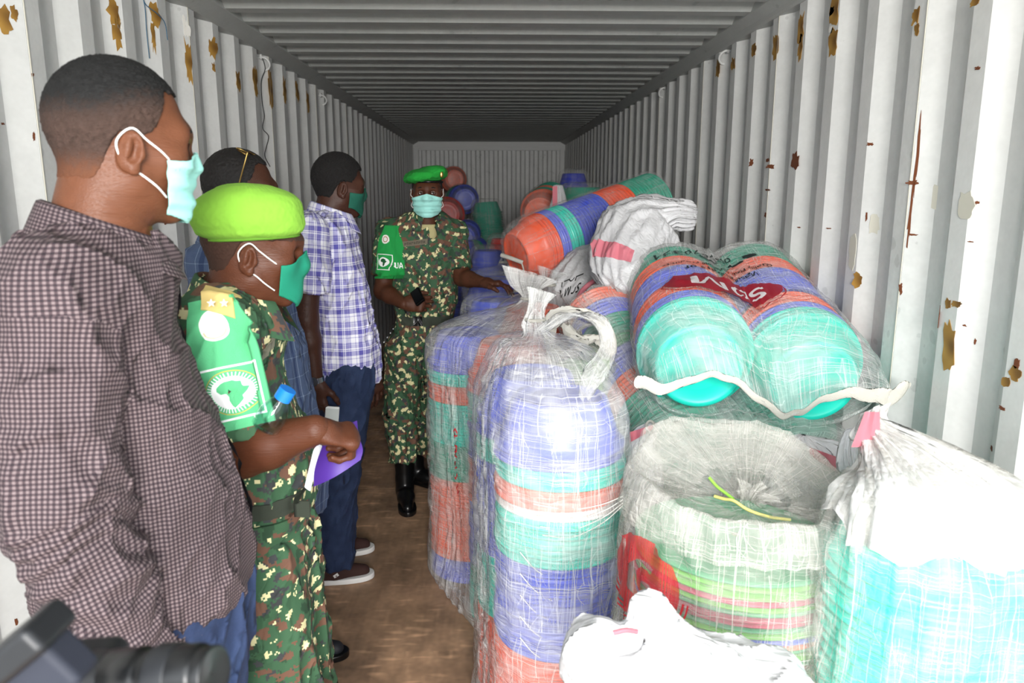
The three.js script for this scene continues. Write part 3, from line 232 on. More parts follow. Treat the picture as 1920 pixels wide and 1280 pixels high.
// --- the big printed sack with two stacks lying on top ---
{ const R = 0.178, d0 = 2.17; const bL = P(1312, 688, d0), bR = P(1525, 716, d0); const aL = P(1262, 542, 3.08), aR = P(1408, 536, 3.08); const bands = [['green', 7], ['orange', 6], ['lav', 9], ['orange', 5], ['lav', 3], ['aqua', 2]], bandsR = [['green', 7], ['orange', 6], ['lav', 10], ['navy', 1], ['orange', 4], ['lav', 2], ['aqua', 3]];
  const base = bL.clone().add(aR).multiplyScalar(0.5); base.y = 0.95; const o = thing('printed_basin_sack', 'big sack with red oval print and two aqua basin stacks lying on top', 'sack', base);
  basinStack(o, aL, bL, R, bands, { jit: 0.003 }); basinStack(o, aR, bR, R, bandsR, { jit: 0.003 }); const ax = bL.clone().sub(aL).normalize(); const rows = []; const at = (f) => [[aL.clone().lerp(bL, f), R], [aR.clone().lerp(bR, f), R]]; const ca = aL.clone().lerp(aR, 0.5), ta = ca.clone().addScaledVector(ax, -0.12);
  rows.push(pinchRow(hullRow(at(0), null, 0, 0.12, ax), ta, 0.9)); rows.push(pinchRow(hullRow(at(0), null, 0, 0.12, ax), ta, 0.35)); for (const f of [0, 0.2, 0.4, 0.6, 0.8]) rows.push(hullRow(at(f), null, 0.012, 0.45, ax));
  // towards the near end the film reaches out to a corner by the wall and hangs over the basin bottoms to a twisted hem
  const corner = P(1702, 714, 2.02), cl = P(1197, 712, 2.02), topR = hullRow(at(0.92), null, 0.012, 0.45, ax), mid = bL.clone().lerp(bR, 0.5); const hemPts = [[1197, 716], [1250, 728], [1320, 704], [1365, 708], [1420, 745], [1470, 778], [1505, 770], [1560, 742], [1620, 738], [1668, 744], [1704, 722]].map(([x, y]) => P(x, y, 2.0)); const hemC = new THREE.CatmullRomCurve3(hemPts);
  const side = aR.clone().sub(aL).normalize(); const frac = (p) => clamp(p.clone().sub(bL).dot(side) / (bR.clone().sub(bL).dot(side)) * 0.42 + 0.26, 0, 1);
  const stretch = (row, k) => row.map((p) => { const f = frac(p); const q = p.clone(); if (f > 0.6) q.lerp(corner, (f - 0.6) / 0.4 * k * 0.8); return q; });
  rows.push(stretch(topR, 0.35)); const upper = (row, k, fw) => row.map((p) => { const f = frac(p), h = hemC.getPoint(f), up = p.y > mid.y - 0.02; const q = p.clone().addScaledVector(ax, fw); return up ? q.lerp(h, k) : q.lerp(p.clone().addScaledVector(ax, 0.0), 1).lerp(h, k * 0.06); });
  rows.push(upper(stretch(hullRow(at(1), null, -0.015, 0.45, ax), 0.7), 0.12, 0)); rows.push(upper(stretch(hullRow(at(1), null, -0.02, 0.45, ax), 0.95), 0.62, 0.03)); rows.push(upper(stretch(hullRow(at(1), null, -0.02, 0.45, ax), 1), 1, 0.03));
  const lf = loft(rows, 110, { amp: 0.010, s: 61, fu: 4 }); part('wrap', toLocal(lf.g, o), mFilm, o);
  const hg = quadGrid(10, 90, (u, v) => { const p = hemC.getPoint(v), a = u * 2 * PI + v * 18, w = 0.011 + 0.02 * sstep(0.6, 1, v) * (1 - sstep(0.95, 1, v)) + 0.01 * (1 - sstep(0, 0.25, v)); return p.add(V(Math.cos(a) * w * 0.6, Math.sin(a) * w, Math.sin(a) * w * 0.4)).add(V(0, 0.004 * Math.sin(v * 60), 0)); }, (u, v) => [u * 0.1, v]); part('hem', toLocal(hg, o), mHem, o, 'twisted off-white hem of the sack mouth');
  // printing on the film
  const uvAt = (x, y) => { let b = [1e9, 0, 0]; for (let i = 0; i < 200; i++) for (let j = 6; j < 80; j++) { const q = lf.at(i / 200, j / 100), p = q.clone().project(camera), e = Math.hypot((p.x + 1) * 960 - x, (1 - p.y) * 640 - y); const sc = Math.max(e, 7) + q.distanceTo(camera.position) * 40; if (sc < b[0]) b = [sc, i / 200, j / 100]; } return [b[1], b[2]]; };
  const span = (l, r, n, f) => { const a = uvAt(...l), b = uvAt(...r); let du = b[0] - a[0]; if (du > 0.5) du -= 1; if (du < -0.5) du += 1; return [a[0] + du, a[0], uvAt(...n)[1], uvAt(...f)[1]]; };
  const oval = textTex(1024, 512, (c, w, h) => { c.translate(w / 2, h / 2); c.fillStyle = '#a8142c'; c.beginPath(); c.ellipse(0, 10, 480, 205, 0, 0, 7); c.fill(); c.lineWidth = 9; c.strokeStyle = '#a8142c'; c.beginPath(); c.ellipse(0, -18, 495, 228, 0, 0, 7); c.stroke(); c.fillStyle = '#f3eef0'; c.textAlign = 'center'; c.textBaseline = 'middle'; c.font = 'bold 250px sans-serif'; c.save(); c.translate(0, 12); c.scale(1.3, 0.9); c.fillText('SOM', 0, 0); c.restore(); c.globalCompositeOperation = 'destination-out'; c.fillStyle = 'rgba(0,0,0,0.35)'; for (let y = -256; y < 256; y += 6) for (let x = -512 + (y % 12 ? 3 : 0); x < 512; x += 6) c.fillRect(x, y, 2.5, 2.5); });
  const lines = textTex(1024, 512, (c, w, h) => { c.textAlign = 'center'; c.fillStyle = '#1c2a2a'; c.font = 'bold 76px sans-serif'; c.fillText('Manufacturers of', w / 2, 80); c.font = 'bold 58px sans-serif'; c.save(); c.scale(0.9, 1); c.fillText('Quality Plastic Household Products', w / 2 / 0.9, 180); c.restore(); c.font = 'bold 110px monospace'; c.fillText('0617670331', w * 0.66, 440); c.fillRect(260, 270, 150, 26); c.fillRect(140, 330, 100, 46); c.fillRect(560, 270, 120, 20); c.fillRect(640, 300, 60, 34); });
  const [o0, o1, o2, o3] = span([1228, 540], [1474, 535], [1352, 572], [1352, 511]); part('print', toLocal(lf.patch(o0, o1, o3, o2, 0.004, 50), o), printMat(oval), o, 'red oval with white letters, upside down');
  const [l0, l1, l2, l3] = span([1215, 500], [1470, 490], [1352, 506], [1352, 474]); part('print', toLocal(lf.patch(l0, l1, l3, l2, 0.004, 50), o), printMat(lines), o, 'black printed lines, upside down'); }
// --- the double stack underneath it ---
{ const R = 0.172; const { o } = lyingSack('two-stack sack lying under the big printed sack, green basin bottoms', [{ a: P(1128, 606, 3.1), b: P(1308, 890, 2.2), R, bands: [['coral', 4], ['lav', 5], ['green', 6], ['grn2', 3], ['lav', 6], ['coral', 5], ['green', 8]] }, { a: P(1285, 610, 3.1), b: P(1508, 884, 2.2), R, bands: [['green', 8], ['lav', 8], ['coral', 8], ['green', 20]] }], { mat: mFilm, s: 71, amp: 0.014 });
  const tx = textTex(512, 128, (c, w, h) => { c.fillStyle = '#16302c'; c.font = 'bold 70px sans-serif'; c.fillText('Household', 20, 80); }); }
// ---------- soft white sacks ----------
const M_ = M;
function softSack(name, label, rows, { mat = mSack, amp = 0.02, s = 0, fu = 2.4, fv = 3, nv = 80, base } = {}) { const c = base || rows[0].reduce((a, p) => a.add(p), V(0, 0, 0)).multiplyScalar(1 / M); const o = thing(name, label, 'sack', V(c.x, Math.min(...rows[0].map((p) => p.y)), c.z)); const lf = loft(rows, nv, { amp, s, fu, fv, fine: 0.35 }); part('body', toLocal(lf.g, o), mat, o); return { o, lf }; }
const band = (lf, o, u0, u1, v0, v1, mat = mPink, nm = 'stripe') => part(nm, toLocal(lf.patch(u0, u1, v0, v1, 0.0025, 40), o), mat, o);
// find film parameter seen at a pixel
function seek(lf, x, y, v0 = 0.02, v1 = 0.98) { let b = [1e9, 0, 0]; for (let i = 0; i < 120; i++) for (let j = 0; j <= 60; j++) { const v = lerp(v0, v1, j / 60), q = lf.at(i / 120, v), p = q.clone().project(camera), e = Math.hypot((p.x + 1) * 960 - x, (1 - p.y) * 640 - y), sc = Math.max(e, 6) + q.distanceTo(camera.position) * 40; if (sc < b[0]) b = [sc, i / 120, v]; } return [b[1], b[2]]; }
// white sack with pink stripe, folded tail at upper right
{ const c = P(1205, 475, 3.35), ax = V(0.62, 0.62, -0.25).normalize(); const k = (x, y, d, r, rz, a = ax) => circRow(P(x, y, d), r, a, { rz });
  const { o, lf } = softSack('folded_sack', 'big white woven sack with pink stripe and folded tail', [k(1180, 560, 3.05, 0.015, 0.015, V(0.1, 1, -0.2)), k(1178, 545, 3.1, 0.10, 0.12, V(0.1, 1, -0.2)), k(1186, 510, 3.22, 0.19, 0.2, V(0.3, 0.9, -0.2)), k(1196, 470, 3.35, 0.215, 0.22), k(1216, 432, 3.4, 0.175, 0.2), k(1232, 408, 3.4, 0.10, 0.16, V(0.9, 0.3, 0)), k(1255, 402, 3.38, 0.065, 0.14, V(1, 0.05, 0)), k(1278, 404, 3.36, 0.062, 0.1, V(1, -0.05, 0)), k(1300, 406, 3.36, 0.05, 0.06, V(1, -0.05, 0)), k(1300, 406, 3.36, 0.005, 0.01, V(1, -0.05, 0))], { s: 3, amp: 0.02, base: P(1185, 560, 3.2) });
  const a = seek(lf, 1120, 460), b = seek(lf, 1190, 460); let du = b[0] - a[0]; if (du > 0.5) du -= 1; if (du < -0.5) du += 1; band(lf, o, a[0] - du * 0.3, a[0] + du * 1.1, a[1] - 0.035, a[1] + 0.035); }
// white printed sack tucked under the long striped one
{ const k = (x, y, d, r, rz, a) => circRow(P(x, y, d), r, a, { rz }); const ax = V(0.6, 0.5, -0.5); const { o, lf } = softSack('lettered_sack', 'white sack with black upside-down lettering under the long striped sack', [k(1052, 600, 3.7, 0.02, 0.02, ax), k(1058, 588, 3.72, 0.13, 0.15, ax), k(1085, 560, 3.8, 0.185, 0.19, ax), k(1110, 530, 3.9, 0.19, 0.19, ax), k(1130, 505, 4.0, 0.15, 0.16, ax), k(1145, 490, 4.1, 0.02, 0.02, ax)], { s: 9, amp: 0.016 });
  const tx = textTex(512, 256, (c, w, h) => { c.translate(w / 2, h / 2); c.rotate(PI); c.fillStyle = '#141414'; c.textAlign = 'center'; c.font = 'bold 150px sans-serif'; c.fillText('SOMA', 0, -10); c.lineWidth = 16; c.strokeStyle = '#141414'; c.beginPath(); c.moveTo(-180, 90); c.lineTo(-60, 90); c.lineTo(-60, 40); c.moveTo(-30, 90); c.quadraticCurveTo(20, 30, 60, 90); c.lineTo(150, 90); c.moveTo(100, 30); c.lineTo(100, 40); c.moveTo(180, 90); c.lineTo(180, 20); c.stroke(); });
  const g = (() => { const f = (x, y) => { const [u, v] = seek(lf, x, y); return lf.at(u, v); }; const A = f(1046, 524), B = f(1100, 500), C = f(1040, 562), D = f(1092, 546); const up = camera.position.clone().sub(A).normalize().multiplyScalar(0.02); return quadGrid(12, 8, (a, b) => A.clone().lerp(B, a).lerp(C.clone().lerp(D, a), 1 - b).add(up)); })(); part('lettering', toLocal(g, o), printMat(tx), o, 'black upside-down letters');
  const e = tubeG([[1042, 592], [1062, 583], [1080, 566], [1092, 545], [1112, 528], [1132, 522]].map(([x, y]) => P(x, y, 3.42)), 0.012, 40, 6); part('pink_edge', toLocal(e, o), mPink, o, 'crumpled pink edge'); }
// small tips between the front sacks
{ const k = (x, y, d, r, rz, a = V(0, 1, 0)) => circRow(P(x, y, d), r, a, { rz }); const f = P(1200, 900, 2.0); const { o } = softSack('tied_sack', 'small white and pink sack tip with looped string beside the big net sack', [circRow(V(f.x, 0.01, f.z), 0.055), circRow(V(f.x, 0.45, f.z), 0.06), k(1200, 900, 2.0, 0.06, 0.055), k(1196, 850, 1.98, 0.05, 0.045), k(1204, 820, 1.96, 0.035, 0.02), k(1218, 798, 1.95, 0.028, 0.012), k(1226, 792, 1.95, 0.004, 0.004)], { s: 13, amp: 0.012 });
  const lp = []; for (let i = 0; i < 10; i++) { const a = i / 10 * 2 * PI; lp.push(P(1219 + Math.cos(a) * 8, 800 + Math.sin(a) * 11, 1.92)); } part('string', toLocal(tubeG(lp, 0.0035, 40, 5, true), o), mHem, o); const g = quadGrid(10, 10, (a, b) => P(lerp(1180, 1228, a), lerp(812, 796, a) + lerp(18, -2, b) * (1 - a * 0.6), 1.925 + 0.012 * Math.sin(a * 9))); part('stripe', toLocal(g, o), mPink, o, 'pink stripe'); }
{ const k = (x, y, d, r, rz, a = V(0, 1, 0)) => circRow(P(x, y, d), r, a, { rz }); const f = P(1525, 900, 1.86); const { o, lf } = softSack('crumpled_sack', 'crumpled white sack with pink band peeking over the back of the net sack', [circRow(V(f.x, 0.01, f.z), 0.12), circRow(V(f.x, 0.5, f.z), 0.125), k(1525, 900, 1.86, 0.115, 0.1), k(1524, 868, 1.86, 0.10, 0.08), k(1515, 838, 1.86, 0.065, 0.05, V(-0.2, 1, 0)), k(1508, 822, 1.86, 0.035, 0.025), k(1507, 815, 1.86, 0.006, 0.006)], { s: 17, amp: 0.03 });
  const g = quadGrid(14, 8, (a, b) => P(lerp(1518, 1574, a), lerp(838, 858, a) + lerp(30, 0, b) * (0.5 + a * 0.5), 1.735 + 0.012 * Math.sin(a * 7) + 0.03 * a)); part('stripe', toLocal(g, o), mPink, o, 'pink band'); }
// ---------- the big open net sack with striped contents ----------
{ const c = P(1385, 955, 1.52); c.y = 0; const o = thing('striped_net_sack', 'large net sack with gathered mouth, red circle print and green pink striped contents', 'sack', c); const R = 0.225, H = 1.035;
  const seq = ['rose', 'lime', 'grn2', 'rose', 'grn2', 'lime', 'rose', 'grn2', 'lime', 'grn2', 'coral', 'blue', 'lime', 'grn2', 'rose', 'rose', 'grn2', 'lime', 'rose', 'lime', 'lime', 'grn2']; const n = 72, hh = (H - 0.12) / n; const lg = new THREE.LatheGeometry([[0.01, 0], [R - 0.03, 0.0005], [R - 0.018, hh * 0.35], [R - 0.018, hh * 0.75], [R - 0.03, hh], [0.01, hh]].map(([x, y]) => new THREE.Vector2(x, y)), 40);
  for (let k = 0; k < n; k++) { const cc = seq[(seq.length * 4 + k - n) % seq.length]; const m = part('folded_mat', lg, plastic(cc), o); m.position.set(rr(-0.004, 0.004), 0.012 + k * hh, rr(-0.004, 0.004)); m.rotation.set(0.03 * Math.sin(k * 0.3), 0, -0.05 + 0.02 * Math.sin(k * 0.21)); const q = 1 + 0.06 * Math.sin(k / n * PI) - 0.05 * (1 - k / n); m.scale.set(q * 1.05, 1, q); }
  const w = (y, R1, f = () => 0, dr = () => 0) => { const out = []; for (let i = 0; i < M; i++) { const t = i / M * 2 * PI, r = R1 + dr(t); out.push(V(c.x + Math.cos(t) * r * 1.06, y * (y > 0.1 ? 1.055 : 1) + f(t), c.z + Math.sin(t) * r)); } return out; };
  const back = (t) => Math.max(0, -Math.sin(t)), fr = (t) => Math.max(0, Math.sin(t)); // back of the rim stands up, front folds low
  const tie = V(c.x + 0.005, H - 0.02, c.z + 0.045); const rim = (t) => back(t) * 0.08 + 0.02 * Math.sin(t * 5) * 0.3 + 0.03 * Math.max(0, -Math.cos(t)) ;
  const rows = [w(0.006, 0.12), w(0.012, R - 0.01), w(0.2, R + 0.005), w(0.42, R + 0.012), w(0.62, R + 0.02), w(0.8, R + 0.012), w(0.91, R + 0.006, (t) => rim(t) * 0.4), w(0.965, R - 0.002, (t) => rim(t) * 0.85), w(0.985, R - 0.018, (t) => rim(t)), w(0.97, R - 0.045, (t) => rim(t) * 0.85, (t) => 0.006 * Math.sin(t * 13)), pinchRow(w(0.965, R - 0.05, (t) => rim(t) * 0.8, (t) => 0.008 * Math.sin(t * 13)), tie, 0.45, -0.012), pinchRow(w(0.965, R - 0.05, (t) => rim(t) * 0.5, (t) => 0.01 * Math.sin(t * 13)), tie, 0.8, -0.006), circRow(tie, 0.022, V(0, 1, 0), { pleat: 0.3, np: 9 }), circRow(tie.clone().add(V(0, 0.012, 0)), 0.016), circRow(tie.clone().add(V(0.01, 0.03, 0.01)), 0.035, V(0.2, 1, 0.3), { pleat: 0.4, np: 5 })];
  const lf = loft(rows, 120, { amp: 0.016, s: 81, fu: 3.2, fv: 2.2 }); part('net', toLocal(lf.g, o), mNet2(), o); { const rl = loft([w(0.915, R + 0.014, (t) => rim(t) * 0.5), w(0.935, R + 0.014, (t) => rim(t) * 0.6), w(0.955, R + 0.008, (t) => rim(t) * 0.75), w(0.985, R - 0.008, (t) => rim(t) + 0.006), w(0.975, R - 0.04, (t) => rim(t) * 0.9), pinchRow(w(0.97, R - 0.05, (t) => rim(t) * 0.8), tie, 0.5, 0)], 40, { amp: 0.012, s: 85, fu: 3, fv: 3 }); part('folded_rim', toLocal(rl.g, o), mNet2(), o); }
  const grass = std({ color: 0x8fd04a, roughness: 0.7 }), yel = std({ color: 0xd8cf7a, roughness: 0.7 }); part('twine', toLocal(tubeG([P(1330, 895, 1.52), P(1345, 912, 1.5), P(1362, 925, 1.48), P(1375, 935, 1.46)], 0.0035, 20, 5), o), grass, o, 'green tie twine'); part('twine', toLocal(tubeG([P(1340, 930, 1.49), P(1358, 935, 1.47), P(1375, 938, 1.45), P(1402, 955, 1.43), P(1440, 968, 1.42), P(1482, 974, 1.42)], 0.0035, 30, 5), o), yel, o, 'yellow tie twine');
  // red ring print on the left flank
  const red = textTex(512, 512, (x, W, Hh) => { x.translate(W / 2, Hh / 2 - 20); x.fillStyle = 'rgba(190,40,48,0.85)'; x.beginPath(); x.ellipse(0, 0, 190, 200, 0, 0, 7); x.fill(); x.globalCompositeOperation = 'destination-out'; x.font = 'bold 250px sans-serif'; x.textAlign = 'center'; x.textBaseline = 'middle'; x.fillText('G', 0, 10); for (let y = -256; y < 256; y += 7) for (let q = -256 + (y % 14 ? 3 : 0); q < 256; q += 7) x.fillRect(q, y, 3.6, 3.6); x.globalCompositeOperation = 'source-over'; x.strokeStyle = '#b8202c'; x.lineWidth = 8; for (const r of [218, 238]) { x.beginPath(); x.ellipse(0, 0, r * 0.95, r, 0, 0.1, 3.0); x.stroke(); } });
  const blk = textTex(512, 160, (x) => { x.fillStyle = '#34383a'; x.font = 'bold 110px sans-serif'; x.fillText('SOM El', 30, 115); }); const u1 = 0.43, v1 = 0.67; part('print', toLocal(lf.patch(u1 + 0.085, u1 - 0.085, v1 - 0.085, v1 + 0.085, 0.004, 30), o), printMat(red), o, 'red circular emblem'); const u2 = 0.43, v2 = 0.52; part('print', toLocal(lf.patch(u2 + 0.07, u2 - 0.07, v2 - 0.02, v2 + 0.02, 0.004, 20), o), printMat(blk), o, 'faint black letters'); }
function mNet2() { return mNet; }
// ---------- right front sack with aqua contents ----------
{ const c = P(1740, 1100, 1.27); c.y = 0; const R = 0.19; const T = P(1628, 800, 1.42); const o = thing('aqua_basin_sack', 'white sack with pink tip and aqua basins showing at right front', 'sack', c); basinStack(o, V(c.x, 0.012, c.z), V(c.x - 0.01, 1.115, c.z), R - 0.015, [['aqua', 42]]);
  const tipAx = T.clone().sub(V(c.x, 1.06, c.z)).normalize(); const rows = [circRow(V(c.x, 0.006, c.z), 0.12), circRow(V(c.x, 0.012, c.z), R), circRow(V(c.x, 0.3, c.z), R + 0.008), circRow(V(c.x, 0.6, c.z), R + 0.008), circRow(V(c.x, 0.93, c.z), R + 0.006), circRow(V(c.x - 0.004, 1.065, c.z), R - 0.006), circRow(V(c.x, 1.125, c.z).lerp(T, 0.15), R * 0.76, tipAx.clone().lerp(V(0, 1, 0), 0.8)), circRow(V(c.x, 1.125, c.z).lerp(T, 0.5), R * 0.42, tipAx.clone().lerp(V(0, 1, 0), 0.4), { pleat: 0.06, np: 9 }), circRow(V(c.x, 1.125, c.z).lerp(T, 0.82), R * 0.2, tipAx, { pleat: 0.15, np: 7 }), circRow(T.clone(), 0.030, tipAx, { pleat: 0.2, np: 6 }), circRow(P(1640, 768, 1.41), 0.024, tipAx, { pleat: 0.3, np: 5, rz: 0.014 })];
  const lf = loft(rows, 100, { amp: 0.02, s: 91, fu: 2.6, fv: 1.6 }); part('wrap', toLocal(lf.g, o), mNet, o); part('white_hood', toLocal(loft(rows.slice(5).map((r, i) => i ? pinchRow(r, T, 0.012) : r.map((p, q) => p.clone().lerp(V(c.x, p.y, c.z), 0.012).add(V(0, 0.012 * Math.sin(q * 0.9) + 0.012 * Math.sin(q * 0.37), 0)))), 50, { amp: 0.02, s: 91, fu: 2.6, fv: 1.6 }).g, o), mDense, o, 'denser white upper cloth'); const g = quadGrid(8, 14, (a, b) => { const p = P(lerp(1622, 1650, a) - b * 26 * (1 - a), lerp(772, 838, b), 1.372 + 0.006 * Math.sin(a * 6)); return p; }); part('stripe', toLocal(g, o), mPink, o, 'pink stripe at the tip'); 
  const k = (x, y, d, r, rz, a = V(0, 1, 0)) => circRow(P(x, y, d), r, a, { rz }); const f = P(1645, 1100, 1.64); softSack('folded_sack', 'white sack squeezed between the striped net sack and the aqua sack', [circRow(V(f.x, 0.01, f.z), 0.07), circRow(V(f.x, 0.5, f.z), 0.08), k(1645, 1060, 1.64, 0.075, 0.07), k(1630, 940, 1.62, 0.06, 0.05), k(1604, 860, 1.6, 0.036, 0.03, V(0.1, 1, 0)), k(1606, 808, 1.6, 0.022, 0.012), k(1606, 802, 1.6, 0.004, 0.004)], { s: 23, amp: 0.024 });
  const e = P(1915, 1170, 1.45); softSack('end_sack', 'white sack edge at the far right beside the container wall', [circRow(V(e.x, 0.01, e.z), 0.05), circRow(V(e.x, 0.4, e.z), 0.06), circRow(V(e.x, 0.7, e.z), 0.055), circRow(V(e.x, 0.83, e.z), 0.035), circRow(V(e.x, 0.85, e.z), 0.004)], { s: 29, amp: 0.02 }); }
// ---------- white sack heaped at the bottom of the view ----------
{ const base = P(1270, 1240, 1.06); base.y = 0; const o = thing('heaped_sack', 'bright white crumpled sack with pointed top in front of the net sack', 'sack', base); const L = (x, y, d) => P(x, y, d).sub(base); const pk = L(1222, 1160, 1.08), q = L(1260, 1260, 1.06);
  const parts = [ell(L(1290, 1330, 1.06), [0.155, 0.10, 0.12]), rc(L(1265, 1270, 1.06), pk, 0.085, 0.026), rc(pk, L(1216, 1146, 1.08), 0.024, 0.016), ell(L(1118, 1225, 1.08), [0.05, 0.05, 0.055]), rc(L(1118, 1230, 1.08), L(1200, 1330, 1.06), 0.045, 0.08), ell(L(1400, 1275, 1.08), [0.10, 0.045, 0.08]), ell(V(0, 0.36, 0), [0.2, 0.40, 0.15])];
  const f0 = uni(parts, 0.05); const f = (x, y, z) => { const d = f0(x, y, z); if (d > 0.06 || d < -0.06) return d; const r = 1 - Math.abs(n3(x * 9 + 2, y * 4.5, z * 9)), r2 = 1 - Math.abs(n3(x * 20, y * 9, z * 20 + 5)); return Math.max(d - 0.012 * (r * r * r - 0.4) - 0.0022 * (r2 * r2 * r2 - 0.4), -y + 0.004); };
  part('body', sdfGeo(f, [-0.28, -0.02, -0.22], [0.28, 1.1, 0.22], 0.0075, { charts: [{ f: () => 0, a: V(0, 0, 0), b: V(0, 1, 0), R: 0.16 }] }), mSack, o);
  part('stripe', toLocal(tubeG([P(1150, 1186, 1.02), P(1175, 1181, 1.02), P(1196, 1184, 1.02)], 0.004, 10, 5), o), mPink, o, 'thin pink line'); }
// ---------- the pile at the far end ----------
function backStand(label, px, py, d, R, bands, s, lean = [0, 0]) { const t = P(px, py, d); const foot = V(t.x + lean[0], 0.012, t.z + lean[1]); return uprightSack(label, [{ top: t, foot, R, bands }], { mat: mClear, s, knot: false, tie: t.clone().add(V(0, 0.05, 0)), shoulder: 0.03 }); }
function backLie(label, px, py, d, R, bands, s, dx = 0, dy = 0, len = 0.9) { const b = P(px, py, d), a = V(b.x + dx, b.y + dy, b.z - len); return lyingSack(label, [{ a, b, R, bands }], { mat: mClear, s, amp: 0.01 }); }
backStand('tall green and red basin sack leaning at far end of the pile', 912, 380, 8.6, 0.17, [['red', 22], ['red', 12], ['green', 18]], 101, [0.12, 0.1]);
backLie('far sack with pale red basin bottom facing the doors, topmost of pile', 852, 336, 10.4, 0.17, [['red', 10], ['coral', 6]], 103, -0.1, 0, 0.8);
backLie('far sack with larger blue basin bottom below the pale red one', 872, 374, 9.0, 0.17, [['green', 10], ['blue', 8]], 105, -0.1, 0, 0.9);
backLie('far sack with red basins beside the head of the far soldier', 838, 402, 8.2, 0.19, [['red', 12], ['red', 6]], 107, -0.05, -0.05, 0.8);
backLie('far sack with small blue basin bottom below the larger blue one', 872, 445, 7.4, 0.14, [['blue', 12], ['blue', 6]], 109, 0, 0, 0.8);
backLie('far sack with small green basin bottom low in the pile', 884, 474, 7.0, 0.10, [['blue', 10], ['green', 6]], 111, 0.05, 0, 0.7);
backStand('blue standing sack behind the shoulder of the far soldier', 862, 452, 6.6, 0.16, [['green', 18], ['blue', 18]], 113);
backStand('bright red sack piece between green sack and long striped sack', 944, 448, 6.2, 0.13, [['red', 20], ['red', 14]], 115);
backStand('sack with blue basins right of small green basin bottom', 915, 470, 6.0, 0.15, [['green', 18], ['blue', 12], ['blue', 6]], 116);
backStand('clear sack with green rims and blue lid at right rear', 1095, 352, 6.6, 0.2, [['red', 14], ['blue', 10], ['green', 10], ['coral', 4], ['green', 8]], 117);
backStand('blue basin sack standing highest at the right rear', 1076, 326, 7.6, 0.15, [['green', 20], ['royal', 14]], 119);
backLie('clear sack with orange rims left of the pink tipped sack', 1012, 400, 6.0, 0.17, [['green', 8], ['coral', 4], ['green', 4], ['coral', 3]], 121, 0.15, 0.08, 0.8);
backStand('standing sack carrying the topmost pale red far sack', 846, 372, 10.9, 0.16, [['blue', 26], ['red', 10]], 131);
backStand('standing sack carrying the far sack with larger blue bottom', 862, 425, 9.5, 0.16, [['green', 22], ['blue', 12]], 133);
backStand('standing sack carrying the red far sack beside the soldier head', 836, 455, 8.6, 0.16, [['blue', 20], ['red', 12]], 135);
backStand('standing sack carrying the orange rimmed clear sack at right rear', 1020, 446, 6.3, 0.16, [['blue', 20], ['green', 12]], 137);
{ const k = (x, y, d, r, rz, a = V(0, 1, 0)) => circRow(P(x, y, d), r, a, { rz }); const f = P(1048, 420, 5.4); const { o } = softSack('pointed_sack', 'narrow white sack tip with pink stripe above the long striped sack', [circRow(V(f.x, 0.01, f.z), 0.16), circRow(V(f.x, 0.8, f.z), 0.17), k(1046, 430, 5.4, 0.14, 0.12), k(1047, 400, 5.4, 0.075, 0.06), k(1048, 370, 5.4, 0.045, 0.035), k(1046, 348, 5.4, 0.03, 0.02), k(1046, 346, 5.4, 0.004, 0.004)], { s: 31, amp: 0.012 }); const g = quadGrid(4, 16, (a, b) => P(lerp(1036, 1045, a), lerp(349, 398, b), 5.34 - b * 0.03)); part('stripe', toLocal(g, o), mPink, o, 'pink stripe'); }
// ---------- people: shared pieces ----------
const skinTex = dataTex(256, 256, (u, v) => { const k = 236 + tn(u, v, 10, 3) * 10 + tn(u, v, 60, 6) * 8; return [k, k - 2, k - 4]; }, { rep: [6, 6] });
const skinBump = dataTex(256, 256, (u, v) => { const k = 128 + tn(u, v, 50, 8) * 60 + tn(u, v, 90, 9) * 40; return [k, k, k]; }, { srgb: false, rep: [9, 9] });
const skin = (c) => phys({ color: c, map: skinTex, bumpMap: skinBump, bumpScale: 0.0012, roughness: 0.46, specularIntensity: 0.6 });
const clothBump = dataTex(256, 256, (u, v, x, y) => { const k = 128 + ((x + y) % 4 < 2 ? 14 : -14) + tn(u, v, 14, 4) * 40; return [k, k, k]; }, { srgb: false, rep: [5, 5] });
const cloth = (o) => phys({ roughness: 0.85, bumpMap: clothBump, bumpScale: 0.0015, sheen: 0.2, ...o });
const mMaskB = cloth({ color: 0xa5e8df, roughness: 0.7 }), mMaskG = cloth({ color: 0x0f8468, roughness: 0.8 }), mMaskD = cloth({ color: 0x0d5a48, roughness: 0.8 }), mLoop = std({ color: 0xf2f2ee, roughness: 0.8 });
const mEye = phys({ color: 0xece6de, roughness: 0.15 }), mIris = phys({ color: 0x1c0f0a, roughness: 0.1 }), mBlk = phys({ color: 0x0b0c0e, roughness: 0.3 }), mMetal = std({ color: 0xb9bcc0, metalness: 1, roughness: 0.25 }), mGold = std({ color: 0xb99a5a, metalness: 1, roughness: 0.3 });
